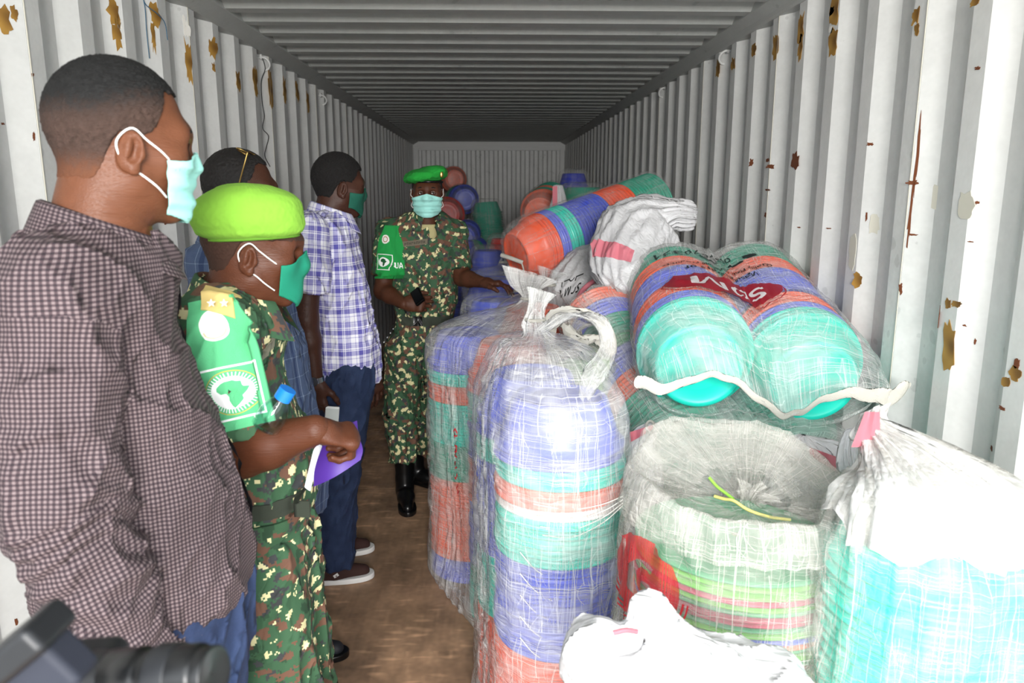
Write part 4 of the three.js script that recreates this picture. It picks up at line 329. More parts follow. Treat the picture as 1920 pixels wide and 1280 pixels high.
// patterned cloths; uv in metres
const tile = (m) => ({ rep: [1 / m, 1 / m] });
const checkTex = dataTex(256, 256, (u, v) => { const a = (u * 8 % 1) < 0.5 ? 1 : 0, b = (v * 8 % 1) < 0.5 ? 1 : 0, n = tn(u, v, 30, 2) * 6; const c = a + b; return c === 2 ? [44 + n, 32 + n, 40 + n] : c === 1 ? [84 + n, 67 + n, 72 + n] : [142 + n, 126 + n, 127 + n]; }, tile(0.05));
const plaidTex = dataTex(512, 512, (u, v) => { const st = (t) => { t = t * 1 % 1; return t < 0.22 ? 1 : t < 0.26 ? -1 : t < 0.30 ? 0.6 : t < 0.36 ? -1 : t < 0.52 ? 0.45 : t < 0.56 ? 0 : t < 0.60 ? 0.8 : t < 0.64 ? 0 : t < 0.84 ? -0.7 : t < 0.88 ? 0.4 : -0.7; }; const a = st(u), b = st((v * 1 + 0.1) % 1), k = clamp((a + b + 1.1) / 3.3, 0, 1); return [lerp(244, 84, k), lerp(244, 80, k), lerp(252, 168, k)]; }, tile(0.085));
const navyTex = dataTex(512, 512, (u, v) => { const l = (t, p, w) => Math.abs(((t + p) % 1) - 0.5) < w; const n = tn(u, v, 40, 3) * 8; let k = 0; if (l(u, 0.1, 0.03) || l(u, 0.55, 0.012)) k += 0.35; if (l(v, 0.0, 0.02)) k += 0.25; if (l(u, 0.35, 0.08)) k -= 0.2; return [80 + k * 130 + n, 97 + k * 130 + n, 130 + k * 110 + n]; }, tile(0.06));
const camoTex = (() => { const N = 128, g = []; for (let y = 0; y < N; y++) for (let x = 0; x < N; x++) { const u = x / N, v = y / N, j = () => rr(-0.09, 0.09); let c = [54, 90, 62]; if (tn(u * 1, v, 9, 60) + j() > 0.30) c = [38, 68, 46]; if (tn(u, v * 1.4, 10, 20) + j() > 0.22) c = [106, 74, 58]; if (tn(u, v, 13, 33) + j() * 1.3 > 0.40) c = [58, 60, 62]; if (tn(u, v, 13, 47) + j() * 1.6 > 0.42) c = [222, 214, 164]; g.push(c); } return dataTex(512, 512, (u, v, x, y) => { const c = g[(y >> 2) * N + (x >> 2)], n = ((x * 7 + y * 13) % 5) - 2; return [c[0] + n, c[1] + n, c[2] + n]; }, tile(0.52)); })();
const denimTex = dataTex(512, 512, (u, v, x, y) => { const n = tn(u, v, 5, 3) * 14 + ((x + y) % 3) * 4 + tn(u, v, 60, 5) * 6; return [44 + n, 66 + n, 106 + n]; }, tile(0.3));
const mCheck = cloth({ map: checkTex, color: 0xd6d6d6 }), mPlaid = cloth({ map: plaidTex }), mNavyPlaid = cloth({ map: navyTex }), mCamo = cloth({ map: camoTex }), mDenim = cloth({ map: denimTex, color: 0xb4b6be }), mDenimDk = cloth({ map: denimTex, color: 0xb8c0d0 });
class Fig { constructor(name, label, px, py, d, yaw) { const b = P(px, py, d); b.y = 0; this.o = thing(name, label, 'person', b); this.o.rotation.y = yaw * PI / 180; this.o.updateMatrixWorld(true); this.inv = this.o.matrixWorld.clone().invert(); this.b = b; this.skinG = []; }
  L(px, py, d) { return P(px, py, d).applyMatrix4(this.inv); }
  dirL(x, y, z) { return V(x, y, z).transformDirection(this.inv); }
  plane(px, py, which) { const ax = which === 'prof' ? V(1, 0, 0) : V(0, 0, 1); ax.transformDirection(this.o.matrixWorld); const r = rayDir(px, py), t = this.b.clone().sub(camera.position).dot(ax) / r.dot(ax); return r.multiplyScalar(t).add(camera.position).applyMatrix4(this.inv); }
  prof(rows) { return rows.map(([py, b, f, rx, cx = 0]) => { const B = this.plane(b, py, 'prof'), F = this.plane(f, py, 'prof'); return [(B.y + F.y) / 2, cx, (B.z + F.z) / 2, rx, Math.abs(F.z - B.z) / 2]; }).sort((a, b) => a[0] - b[0]); }
  frontal(rows) { return rows.map(([py, l, r, rz, cz = 0]) => { const A = this.plane(l, py, 'front'), B = this.plane(r, py, 'front'); return [(A.y + B.y) / 2, (A.x + B.x) / 2, cz, Math.abs(B.x - A.x) / 2, rz]; }).sort((a, b) => a[0] - b[0]); }
  add(name, geo, mat, label, parent) { return part(name, geo, mat, parent || this.o, label); }
  body(mat) { const gs = this.skinG.map((g) => { const q = g.index ? g.toNonIndexed() : g; for (const k of Object.keys(q.attributes)) if (!['position', 'normal', 'uv'].includes(k)) q.deleteAttribute(k); return q; }); this.add('body', mergeGeometries(gs), mat); } }
// head in its own space: origin between the ears, y up, z to the face
function headField(o = {}) { const W = o.wide || 1, s = []; const cran = ell(V(0, 0.036, -0.012), [0.0755 * W, 0.096, 0.100]); const pcs = [cran, ell(V(0, -0.025, 0.030), [0.060 * W, 0.085, 0.062]), rc(V(0.047 * W, -0.058, 0.004), V(0.012, -0.098, 0.072), 0.024, 0.018), rc(V(-0.047 * W, -0.058, 0.004), V(-0.012, -0.098, 0.072), 0.024, 0.018), rc(V(0.040, 0.026, 0.072), V(0.006, 0.028, 0.086), 0.014, 0.012), rc(V(-0.040, 0.026, 0.072), V(-0.006, 0.028, 0.086), 0.014, 0.012), ell(V(0.046 * W, -0.018, 0.056), [0.022, 0.022, 0.026]), ell(V(-0.046 * W, -0.018, 0.056), [0.022, 0.022, 0.026]), rc(V(0, -0.07, 0.080), V(0, -0.07, 0.072), 0.016, 0.02)];
  const base = uni(pcs, 0.03), nose = uni([rc(V(0, 0.020, 0.088), V(0, -0.020, 0.106), 0.008, 0.0125), ell(V(0.014, -0.027, 0.094), [0.011, 0.010, 0.013]), ell(V(-0.014, -0.027, 0.094), [0.011, 0.010, 0.013])], 0.01), eyes = uni([ell(V(0.031, 0.006, 0.100), [0.017, 0.011, 0.020]), ell(V(-0.031, 0.006, 0.100), [0.017, 0.011, 0.020])], 0.002);
  const neck = rc(V(0, -0.05, -0.022), V(0, -0.20, -0.045 + (o.neckZ || 0)), 0.055 * (o.neck || 1), 0.062 * (o.neck || 1));
  const ear = (sx) => { const c = V(sx * 0.080 * W, -0.014, -0.012), q = new THREE.Quaternion().setFromEuler(new THREE.Euler(0.18, sx * 0.42, sx * -0.12)); const body = ell(c, [0.008, 0.032, 0.0195], q), rimc = V(c.x + sx * 0.004, c.y, c.z), bowl = ell(V(c.x + sx * 0.009, c.y + 0.001, c.z + 0.004), [0.0075, 0.021, 0.011], q), anti = ell(V(c.x + sx * 0.002, c.y + 0.004, c.z - 0.003), [0.007, 0.016, 0.006], q), trag = ell(V(c.x + sx * 0.003, c.y - 0.003, c.z + 0.016), [0.006, 0.009, 0.006]), lobe = ell(V(c.x + sx * 0.001, c.y - 0.026, c.z + 0.006), [0.006, 0.010, 0.009]); return (x, y, z) => { let d = body(x, y, z); if (d > 0.05) return d; d = smax(d, -bowl(x, y, z), 0.004); d = smin(d, anti(x, y, z) , 0.004); d = smin(d, trag(x, y, z), 0.005); return smin(d, lobe(x, y, z), 0.006); }; }; const eL = ear(1), eR = ear(-1);
  const plain = (x, y, z) => smin(base(x, y, z), neck(x, y, z), 0.03);
  return { cran, plain, full: (x, y, z) => { let d = smin(base(x, y, z), nose(x, y, z), 0.012); d = smax(d, -eyes(x, y, z), 0.012); d = smin(d, neck(x, y, z), 0.03); d = smin(d, eL(x, y, z), 0.006); return smin(d, eR(x, y, z), 0.006); } }; }
function addHead(F, pos, fwd, { s = 1, up = V(0, 1, 0), cell = 0.004, mask, maskMat, hair, hairMat, hairCol, eyes = false, wide, neck, neckZ, loops = true, hairline } = {}) { // pos, fwd in the figure's space
  const z = fwd.clone().normalize(), x = V().crossVectors(up, z).normalize(), y = V().crossVectors(z, x), m = new THREE.Matrix4().makeBasis(x, y, z).scale(V(s, s, s)).setPosition(pos); const H = headField({ wide, neck, neckZ });
  F.skinG.push(sdfGeo(H.full, [-0.105, -0.215, -0.13], [0.105, 0.145, 0.14], cell).applyMatrix4(m));
  F.headM = m; F.headH = H;
  if (hair) { const hl = hairline || ((az) => lerp(0.098, lerp(0.026, -0.055, sstep(1.75, 2.4, az)), sstep(0.45, 1.25, az))); const f = (X, Y, Z) => { const az = Math.abs(Math.atan2(X, Z + 0.01)); let d = H.cran(X, Y, Z) - hair + 0.0014 * n3(X * 90, Y * 90, Z * 90) + 0.0012 * n3(X * 200, Y * 200, Z * 200); d = smin(d, H.plain(X, Y, Z) - hair * 0.5, 0.01); return smax(d, hl(az) - Y + 0.004 * n3(X * 60, Y * 60, Z * 60), 0.006); }; const g = sdfGeo(f, [-0.10, -0.09, -0.14], [0.10, 0.16, 0.12], cell * 0.9, { color: hairCol }); g.applyMatrix4(m); F.add('hair', g, hairMat); }
  if (mask) { const off = 0.005, sm = uni([ell(V(0, -0.035, 0.036), [0.063, 0.09, 0.060]), rc(V(0.03, -0.075, 0.03), V(0, -0.095, 0.068), 0.032, 0.022), rc(V(-0.03, -0.075, 0.03), V(0, -0.095, 0.068), 0.032, 0.022), rc(V(0, 0.012, 0.086), V(0, -0.022, 0.103), 0.009, 0.0135)], 0.035); const inside = (X, Y, Z) => Math.min(sm(X, Y, Z), H.full(X, Y, Z));
    const f = (X, Y, Z) => { const ax = Math.abs(X); let pl = mask === 'pleat' ? 0.0022 * Math.sin((Y + 0.06) * 210 + ax * 10) * sstep(-0.115, -0.09, Y) * (1 - sstep(-0.03, -0.01, Y)) : 0.002 * Math.max(0, 1 - ax / 0.006) * 0.6; const d = Math.abs(smin(sm(X, Y, Z), H.plain(X, Y, Z), 0.012) - off - pl) - 0.0016; const top = mask === 'pleat' ? 0.004 - 0.30 * ax : 0.012 - 0.42 * ax, bot = mask === 'pleat' ? -0.118 + 0.35 * Math.max(0, ax - 0.02) : -0.118 + 0.55 * Math.max(0, ax - 0.01); const side = mask === 'wide' ? 0.022 : mask === 'pleat' ? 0.046 - 0.1 * (Y + 0.05) : 0.058; return Math.max(d, (Y - top) * 0.9, (bot - Y) * 0.8, side - Z); };
    F.add('face_mask', sdfGeo(f, [-0.09, -0.15, 0.01], [0.09, 0.03, 0.15], cell * 0.62, { charts: [{ f: () => 0, a: V(0, -0.2, 0.02), b: V(0, 0, 0.02), R: 0.07 }] }).applyMatrix4(m), maskMat);
    if (loops) for (const sx of [-1, 1]) { const T = V(sx * 0.066, -0.024, 0.056), B = V(sx * 0.064, -0.078, 0.048), E = [V(sx * 0.083, 0.006, 0.012), V(sx * 0.084, 0.021, -0.010), V(sx * 0.0815, -0.002, -0.031), V(sx * 0.079, -0.034, -0.018), V(sx * 0.078, -0.047, 0.006)]; F.add('ear_loop', tubeG([T, T.clone().lerp(E[0], 0.5).add(V(sx * 0.009, 0, 0)), ...E, E[4].clone().lerp(B, 0.5).add(V(sx * 0.012, 0, 0)), B], 0.0017, 60, 6).applyMatrix4(m), mLoop); } }
  if (eyes) for (const sx of [-1, 1]) { const e = F.add('eye', new THREE.SphereGeometry(0.0118, 20, 14).translate(sx * 0.031, 0.005, 0.0795).applyMatrix4(m), mEye); part('iris', new THREE.SphereGeometry(0.0055, 14, 10).scale(1, 1, 0.5).translate(sx * 0.031 + 0.001, 0.0055, 0.0895).applyMatrix4(m), mIris, e); const brow = tubeG([V(sx * 0.012, 0.026, 0.0965), V(sx * 0.03, 0.034, 0.094), V(sx * 0.05, 0.027, 0.082)], 0.0035, 12, 6).applyMatrix4(m); F.add('eyebrow', brow, std({ color: 0x120c0a, roughness: 0.9 })); for (const yy of [1, -1]) F.add('eyelid', tubeG([V(sx * 0.0185, 0.004, 0.087), V(sx * 0.031, 0.005 + yy * 0.0072, 0.0915), V(sx * 0.0435, 0.004, 0.085)], 0.0028, 12, 6).applyMatrix4(m), F.lidMat || mIris); }
  return m; }
// hand: wrist at origin, fingers +y, palm +z; thumb side sx
function handGeo(sx, { curl = [0.5, 0.6, 0.7, 0.8], pip = 1.0, spread = 0.10, thumb = [0.6, 0.5, 0.4], s = 1, cell = 0.0032, straight = 0 } = {}) { const fs = [ell(V(0, 0.048, 0), [0.040, 0.056, 0.0155]), rc(V(0, -0.008, 0), V(0, 0.02, 0), 0.023, 0.027), ell(V(sx * 0.022, 0.03, 0.008), [0.018, 0.032, 0.015]), rc(V(sx * 0.030, 0.088, 0), V(-sx * 0.030, 0.080, 0), 0.0135, 0.012)]; const palm = uni(fs, 0.02), fingers = []; const len = [[0.042, 0.026, 0.020], [0.046, 0.030, 0.021], [0.043, 0.028, 0.020], [0.033, 0.021, 0.018]], bx = [0.029, 0.010, -0.0105, -0.0295], by = [0.088, 0.093, 0.089, 0.079];
  for (let i = 0; i < 4; i++) { let p = V(sx * bx[i], by[i], 0), a = curl[i]; const sp = sx * spread * (1.5 - i) * 0.6; let r = i === 3 ? 0.0082 : 0.0095; const ch = []; for (let k = 0; k < 3; k++) { const d = V(Math.sin(sp) * Math.cos(a), Math.cos(a), Math.sin(a)).normalize(), q = p.clone().addScaledVector(d, len[i][k]); ch.push(rc(p, q, r, r * 0.9)); r *= 0.9; p = q; a += (k === 0 ? pip : pip * 0.6) * (curl[i] > 0.15 ? 1 : 0.35); } fingers.push(uni(ch, 0.004)); }
  const tb = V(sx * 0.024, 0.022, 0.008), t1 = tb.clone().add(V(sx * 0.030 * Math.cos(thumb[0] * 0.6), 0.032, 0.030 * Math.sin(thumb[0]))), t2 = t1.clone().add(V(sx * 0.016 * Math.cos(thumb[1] * 2), 0.028, 0.024 * Math.sin(thumb[1]))), t3 = t2.clone().add(V(sx * 0.004 - sx * 0.018 * thumb[2], 0.022, 0.012)); const th = uni([rc(tb, t1, 0.015, 0.012), rc(t1, t2, 0.0115, 0.0105), rc(t2, t3, 0.0105, 0.0085)], 0.006);
  const f = (x, y, z) => { let d = palm(x, y, z); for (const q of fingers) d = smin(d, q(x, y, z), 0.006); return smin(d, th(x, y, z), 0.012); }; return sdfGeo(f, [-0.10, -0.055, -0.06], [0.10, 0.21, 0.14], cell).applyMatrix4(new THREE.Matrix4().makeScale(s, s, s)); }
function placeHand(F, wrist, fing, palmN, sx, opt) { const y = fing.clone().normalize(), x = V().crossVectors(y, palmN).normalize(), z = V().crossVectors(x, y); F.skinG.push(handGeo(sx, opt).applyMatrix4(new THREE.Matrix4().makeBasis(x, y, z).setPosition(wrist))); }
function limb(F, pts, rad, cell = 0.007) { const fs = []; for (let i = 0; i + 1 < pts.length; i++) fs.push(rc(pts[i], pts[i + 1], rad[i], rad[i + 1])); const f = uni(fs, 0.02), b = new THREE.Box3().setFromPoints(pts).expandByScalar(Math.max(...rad) + 0.02); F.skinG.push(sdfGeo(f, b.min.toArray(), b.max.toArray(), cell)); }
const cutEnd = (f, a, b, ext = 0) => { const d = b.clone().sub(a).normalize(), k = b.clone().addScaledVector(d, ext).dot(d); return (x, y, z) => smax(f(x, y, z), x * d.x + y * d.y + z * d.z - k, 0.008); };
const creases = (f, amp, fx, fy, s, mod) => (x, y, z) => { const d = f(x, y, z); if (d > 0.05 || d < -0.05) return d; const r = 1 - Math.abs(n3(x * fx + s, y * fy + x * 2, z * fx)), r2 = 1 - Math.abs(n3(x * fx * 2.3, y * fy * 2.1 - z * 5, z * fx * 2.3 + s)); const k = mod ? mod(x, y, z) : 1; return d - amp * k * ((r * r * r - 0.35) + 0.45 * (r2 * r2 * r2 - 0.35)); };
const rings = (a, b, n, amp, at = 0.5, w = 0.5) => { const d = b.clone().sub(a), L2 = d.lengthSq(); return (x, y, z) => { const t = ((x - a.x) * d.x + (y - a.y) * d.y + (z - a.z) * d.z) / L2; const e = Math.exp(-(((t - at) / w) ** 2)); return t < -0.1 || t > 1.1 ? 0 : amp * e * Math.pow(Math.abs(Math.sin(t * n * PI + 3 * n3(x * 6, y * 6, z * 6))), 1.5); }; };
const boxOf = (pts, m) => { const b = new THREE.Box3().setFromPoints(pts).expandByScalar(m); return [b.min.toArray(), b.max.toArray()]; };
// folded collar: band round the neck, open at the front
function collarGeo(c, rx, rz, { tilt = 0.25, h = 0.035, drop = 0.045, flare = 0.022, gap = 0.30, point = 0.03, th = 0.003 } = {}) { // angle 0 = front (+z)
  const ring = (a, r, y) => V(Math.sin(a) * (rx + r), y, Math.cos(a) * (rz + r)); const at = (u, v) => { const a = lerp(gap, 2 * PI - gap, u), fr = Math.pow(Math.abs(Math.cos(a / 2)), 6); let r, y; if (v < 0.35) { const t = v / 0.35; r = -0.004 * t; y = h * t; } else if (v < 0.45) { const t = (v - 0.35) / 0.1; r = -0.004 + 0.010 * t; y = h + 0.004 * Math.sin(t * PI); } else { const t = (v - 0.45) / 0.55; r = 0.006 + flare * t * (1 + fr * 0.6); y = h - (drop + point * fr) * t; } const p = ring(a, r, y); p.y += -tilt * (Math.cos(a) * rz + rz) * 0.5 + tilt * rz * 0.5; return p.add(c); };
  return quadGrid(64, 16, at, (u, v) => [u * 0.4, v * 0.1]); }
function shoeGeo(a, dir, len, { w = 0.048, h = 0.06, ankle = 0.06, boot = 0 } = {}) { // a: heel point on floor (figure space), dir: horizontal to the toe
  const d = dir.clone().setY(0).normalize(), s = V(d.z, 0, -d.x), at = (t, y, l = 0) => a.clone().addScaledVector(d, t * len).addScaledVector(s, l).setY(y); const fs = [rc(at(0.13, 0.045), at(0.45, 0.048), 0.038, 0.040), rc(at(0.45, 0.045), at(0.84, 0.032), 0.042, 0.028), rc(at(0.15, 0.05), at(0.17, ankle + h), 0.038, 0.042)]; if (boot) fs.push(rc(at(0.17, 0.06), at(0.20, boot), 0.042, 0.056)); const up = uni(fs, 0.03); const upper = (x, y, z) => smax(up(x, y, z), 0.018 - y, 0.006); const q = (x, z) => { const t = ((x - a.x) * d.x + (z - a.z) * d.z) / len, l = (x - a.x) * s.x + (z - a.z) * s.z; const ww = w * (0.72 + 0.28 * sstep(0.2, 0.65, t)) * Math.sqrt(Math.max(0.02, 1 - Math.pow(Math.max(0, (t - 0.7) / 0.3), 2.5))) * Math.sqrt(Math.max(0.05, 1 - Math.pow(Math.max(0, (0.12 - t) / 0.12), 2))); return Math.max(Math.abs(l) - ww, (t - 1) * len, -t * len); }; const sole = (x, y, z) => smax(q(x, z) * 0.8, Math.abs(y - 0.013) - 0.012, 0.004);
  const lo = [Math.min(a.x, a.x + d.x * len) - 0.1, -0.01, Math.min(a.z, a.z + d.z * len) - 0.1], hi = [Math.max(a.x, a.x + d.x * len) + 0.1, Math.max(0.2, boot + 0.08), Math.max(a.z, a.z + d.z * len) + 0.1]; return { upper: sdfGeo(upper, lo, hi, 0.006), sole: sdfGeo(sole, lo, [hi[0], 0.05, hi[2]], 0.0045), at }; }
function trousers(F, sectionsTop, legs, mat, { cell = 0.010, amp = 0.012, s = 0, name = 'trousers', cuts = true } = {}) { const fs = [], charts = []; const pel = secs(sectionsTop); fs.push(pel); charts.push({ f: pel, a: V(0, 0, sectionsTop[0][2]), b: V(0, 1, sectionsTop[0][2]), R: 0.16 }); const pts = [V(-0.2, sectionsTop[0][0], 0), V(0.2, sectionsTop[sectionsTop.length - 1][0], 0)]; for (const [h, k, a, r] of legs) { const f1 = rc(h, k, r[0], r[1]), f2 = cutEnd(rc(k, a, r[1], r[2]), k, a); fs.push(f1, f2); charts.push({ f: f1, a: h, b: k, R: r[0], uo: s }, { f: f2, a: k, b: a, R: r[1], uo: s, vo: h.distanceTo(k) }); pts.push(h, k, a); } const f = creases(uni(fs, 0.03), amp, 7, 3.5, s); const [lo, hi] = boxOf(pts, 0.14); lo[1] = Math.max(lo[1], 0.005); F.add(name, sdfGeo(f, lo, hi, cell, { charts }), mat); return f; }
// ---------- man in the checked shirt (nearest) ----------
{ const F = new Fig('person', 'man in brown gingham shirt and blue surgical mask, standing nearest at left', 225, 640, 1.2, 120); const sk = skin(0x70452f); F.lidMat = skin(0x5c3524); const L = (x, y, d) => F.L(x, y, d);
  const hp = L(232, 272, 1.17); const hairMat = phys({ vertexColors: true, roughness: 0.8, specularIntensity: 0.35, bumpMap: skinBump, bumpScale: 0.003 });
  addHead(F, hp, F.dirL(0.77, -0.10, -0.63), { s: 0.91, eyes: true, up: V(0, 1, 0.03), cell: 0.0034, mask: 'pleat', maskMat: mMaskB, hair: 0.003, hairMat, wide: 1.04, neck: 1.22, neckZ: 0.0, hairline: (az) => lerp(0.088, lerp(0.012, -0.062, sstep(1.75, 2.3, az)), sstep(0.7, 1.3, az)), hairCol: (x, y, z) => { const q = hp; const n = n3(x * 160, y * 160, z * 160) * 0.5 + n3(x * 60, y * 60, z * 60) * 0.5; const h = sstep(0.045, 0.095, y + 0.016 * n + 0.03 * sstep(0.02, -0.08, z)); const thin = n > 0.25 ? 1 : 0; const a = [0.013 + 0.006 * n, 0.013 + 0.006 * n, 0.013 + 0.006 * n], b = [0.055 + 0.02 * n, 0.034 + 0.012 * n, 0.027 + 0.01 * n], sk0 = [0.15, 0.056, 0.027], e = clamp(1 - sstep(-0.062, -0.012, y + 0.01 * n) + sstep(0.035, 0.075, z + 0.012 * n) * (1 - sstep(0.05, 0.085, y)), 0, 1) * 0.8; return a.map((v, i) => lerp(lerp(b[i], v, h), sk0[i], e)); } });
  // torso
  const S = F.prof([[1145, 75, 430, 0.160, -0.022], [1085, 55, 462, 0.170, -0.022], [1000, 50, 460, 0.175, -0.022], [900, 45, 440, 0.170, -0.022], [800, 40, 402, 0.165, -0.022], [700, 40, 358, 0.160, -0.022], [600, 30, 320, 0.160, -0.022], [520, 40, 298, 0.150, -0.022], [455, 75, 300, 0.110, -0.022]]);
  const shR = L(112, 560, 1.02), el = L(108, 930, 0.97), wr = L(258, 1245, 1.0), shL = shR.clone(); shL.x = 0.16; shL.z += 0.02; const nb = hp.clone().add(V(0, -0.19, -0.04)); const elL = V(0.18, el.y, el.z + 0.03), wrL = V(0.17, wr.y, wr.z + 0.02);
  const tor = secs(S), bar = rc(shR, shL, 0.07, 0.07), tr1 = rc(nb, shR, 0.075, 0.07), tr2 = rc(nb, shL, 0.075, 0.07), ua = rc(shR, el, 0.082, 0.073), fa = cutEnd(rc(el, wr, 0.073, 0.05), el, wr), ub = rc(shL, elL, 0.078, 0.07), fb = cutEnd(rc(elL, wrL, 0.07, 0.05), elL, wrL);
  const rA = rings(el, wr, 6, 0.012, 0.45, 0.5), rU = rings(shR, el, 5, 0.006, 0.85, 0.3); const body = uni([tor, bar, tr1, tr2], 0.06), armR = uni([ua, fa], 0.03), armL = uni([ub, fb], 0.03); const mesh0 = (x, y, z) => smin(body(x, y, z), smin(armR(x, y, z) - rA(x, y, z) - rU(x, y, z), armL(x, y, z), 0.01), 0.010); const cutNeck = rc(nb.clone().add(V(0, 0.02, 0.01)), nb.clone().add(V(0, 0.2, 0.03)), 0.066, 0.075);
  const shirt = creases((x, y, z) => smax(mesh0(x, y, z), -cutNeck(x, y, z), 0.01), 0.011, 6, 4, 2); const [lo, hi] = boxOf([shR, shL, el, wr, elL, wrL, V(0, S[0][0], 0.3), V(0, S[0][0], -0.25)], 0.13);
  F.add('shirt', sdfGeo(shirt, lo, hi, 0.009, { charts: [{ f: body, a: V(0, 0, 0.02), b: V(0, 1, 0.02), R: 0.2 }, { f: ua, a: shR, b: el, R: 0.078 }, { f: fa, a: el, b: wr, R: 0.065, vo: 0.01 }, { f: ub, a: shL, b: elL, R: 0.078 }, { f: fb, a: elL, b: wrL, R: 0.065 }] }), mCheck);
  F.add('collar', collarGeo(nb.clone().add(V(0, 0.05, 0.0)), 0.070, 0.074, { tilt: 0.8, h: 0.03, drop: 0.042, flare: 0.02, gap: 0.2, point: 0.022 }), mCheck, 'gingham collar'); F.add('collar_band', collarGeo(nb.clone().add(V(0, 0.044, 0.0)), 0.068, 0.072, { tilt: 0.8, h: 0.034, drop: 0.02, flare: 0.008, gap: 0.1, point: 0 }), cloth({ color: 0x30303a }), 'dark inner collar band');
  const btn = new THREE.CylinderGeometry(0.0055, 0.0055, 0.003, 14); const bm = F.add('button', btn, phys({ color: 0x23242c, roughness: 0.3 })); bm.position.copy(L(229, 474, 1.075)); bm.lookAt(camera.position); bm.rotateX(PI / 2);
  F.add('placket', quadGrid(4, 50, (a, b) => { const y = lerp(S[0][0] + 0.01, S[S.length - 1][0] - 0.02, b); let z = 0.45; for (let k = 0; k < 80 && shirt(0.0, y, z) > 0.002; k++) z -= Math.max(0.002, shirt(0.0, y, z) * 0.6); return V(lerp(-0.018, 0.018, a), y, z + 0.004 + 0.004 * Math.sin(b * 40) * (a - 0.5)); }, (a, b) => [a * 0.036, b * 0.6]), cloth({ color: 0x34323c }), 'dark front edge');
  limb(F, [wr.clone().lerp(el, 0.1), wr, wr.clone().lerp(el, -0.12)], [0.032, 0.03, 0.03]); placeHand(F, wr.clone().lerp(el, -0.1), wr.clone().sub(el), V(0.9, 0, 0.1), 1, { curl: [0.4, 0.45, 0.5, 0.55], pip: 0.6 }); placeHand(F, wrL.clone().lerp(elL, -0.1), wrL.clone().sub(elL), V(-0.9, 0, 0.1), -1, { curl: [0.4, 0.45, 0.5, 0.55], pip: 0.6, cell: 0.005 });
  limb(F, [nb.clone().add(V(0, 0.06, 0.005)), nb, V(0, S[3][0], S[3][2])], [0.064, 0.075, 0.12], 0.012); F.body(sk);
  const z0 = S[1][2]; const pt = [[0.80, 0, z0, 0.17, 0.14], [0.92, 0, z0, 0.185, 0.165], [1.03, 0, z0, 0.19, 0.175]]; trousers(F, pt, [[V(-0.095, 0.86, z0), V(-0.10, 0.48, z0 + 0.02), V(-0.10, 0.06, z0 - 0.02), [0.115, 0.085, 0.075]], [V(0.095, 0.86, z0), V(0.10, 0.48, z0 + 0.03), V(0.10, 0.06, z0), [0.115, 0.085, 0.075]]], mDenim, { s: 4, name: 'jeans' });
  F.add('pocket_seam', tubeG([L(378, 1152, 1.1), L(374, 1162, 1.085), L(355, 1192, 1.07), L(335, 1202, 1.07), L(304, 1208, 1.075)], 0.0022, 24, 5), std({ color: 0xdfe4ee, roughness: 0.9 }), 'pale pocket stitching'); F.add('rivet', new THREE.SphereGeometry(0.005, 12, 8).scale(1, 1, 0.6).translate(...L(303, 1210, 1.065).toArray()), mMetal);
  for (const x of [-0.1, 0.1]) { const s = shoeGeo(V(x, 0, z0 - 0.1), V(x * 0.6, 0, 1), 0.29); F.add('shoe', s.upper, mBlk); F.add('shoe_sole', s.sole, mBlk); } }
// emblem cloth of the green arm bands
const africa = [[-30, -70], [10, -74], [30, -62], [52, -60], [62, -20], [86, -14], [70, 14], [44, 42], [48, 64], [30, 100], [6, 118], [-4, 100], [-14, 62], [-10, 36], [-24, 12], [-58, 10], [-78, -14], [-72, -40], [-50, -62]];
const emblem = (c, x, y, s, green) => { c.save(); c.translate(x, y); c.scale(s, s); c.strokeStyle = '#c9b85a'; c.lineWidth = 7; c.beginPath(); c.arc(0, 0, 150, 0, 7); c.stroke(); c.fillStyle = '#fff'; c.beginPath(); c.arc(0, 0, 112, 0, 7); c.fill(); c.strokeStyle = '#fff'; c.lineWidth = 6; for (let k = 0; k < 44; k++) { const a = k / 44 * 2 * PI; c.beginPath(); c.moveTo(Math.cos(a) * 110, Math.sin(a) * 110); c.lineTo(Math.cos(a) * 140, Math.sin(a) * 140); c.stroke(); } c.fillStyle = green; c.beginPath(); africa.forEach(([u, v], i) => i ? c.lineTo(u, v - 10) : c.moveTo(u, v - 10)); c.closePath(); c.fill(); c.restore(); };
const bandTex1 = canvasTex(512, 1024, (c, w, h) => { const g = '#5cbd84'; c.fillStyle = g; c.fillRect(0, 0, w, h); c.fillStyle = '#fbfbf4'; c.beginPath(); c.arc(250, 215, 118, 0, 7); c.fill(); c.strokeStyle = '#e6d9a8'; c.lineWidth = 10; c.beginPath(); c.arc(250, 215, 96, 0.4, 2.7); c.stroke(); c.strokeStyle = '#fff'; c.lineWidth = 16; c.strokeRect(50, 540, 412, 400); emblem(c, 256, 740, 1.12, g); });
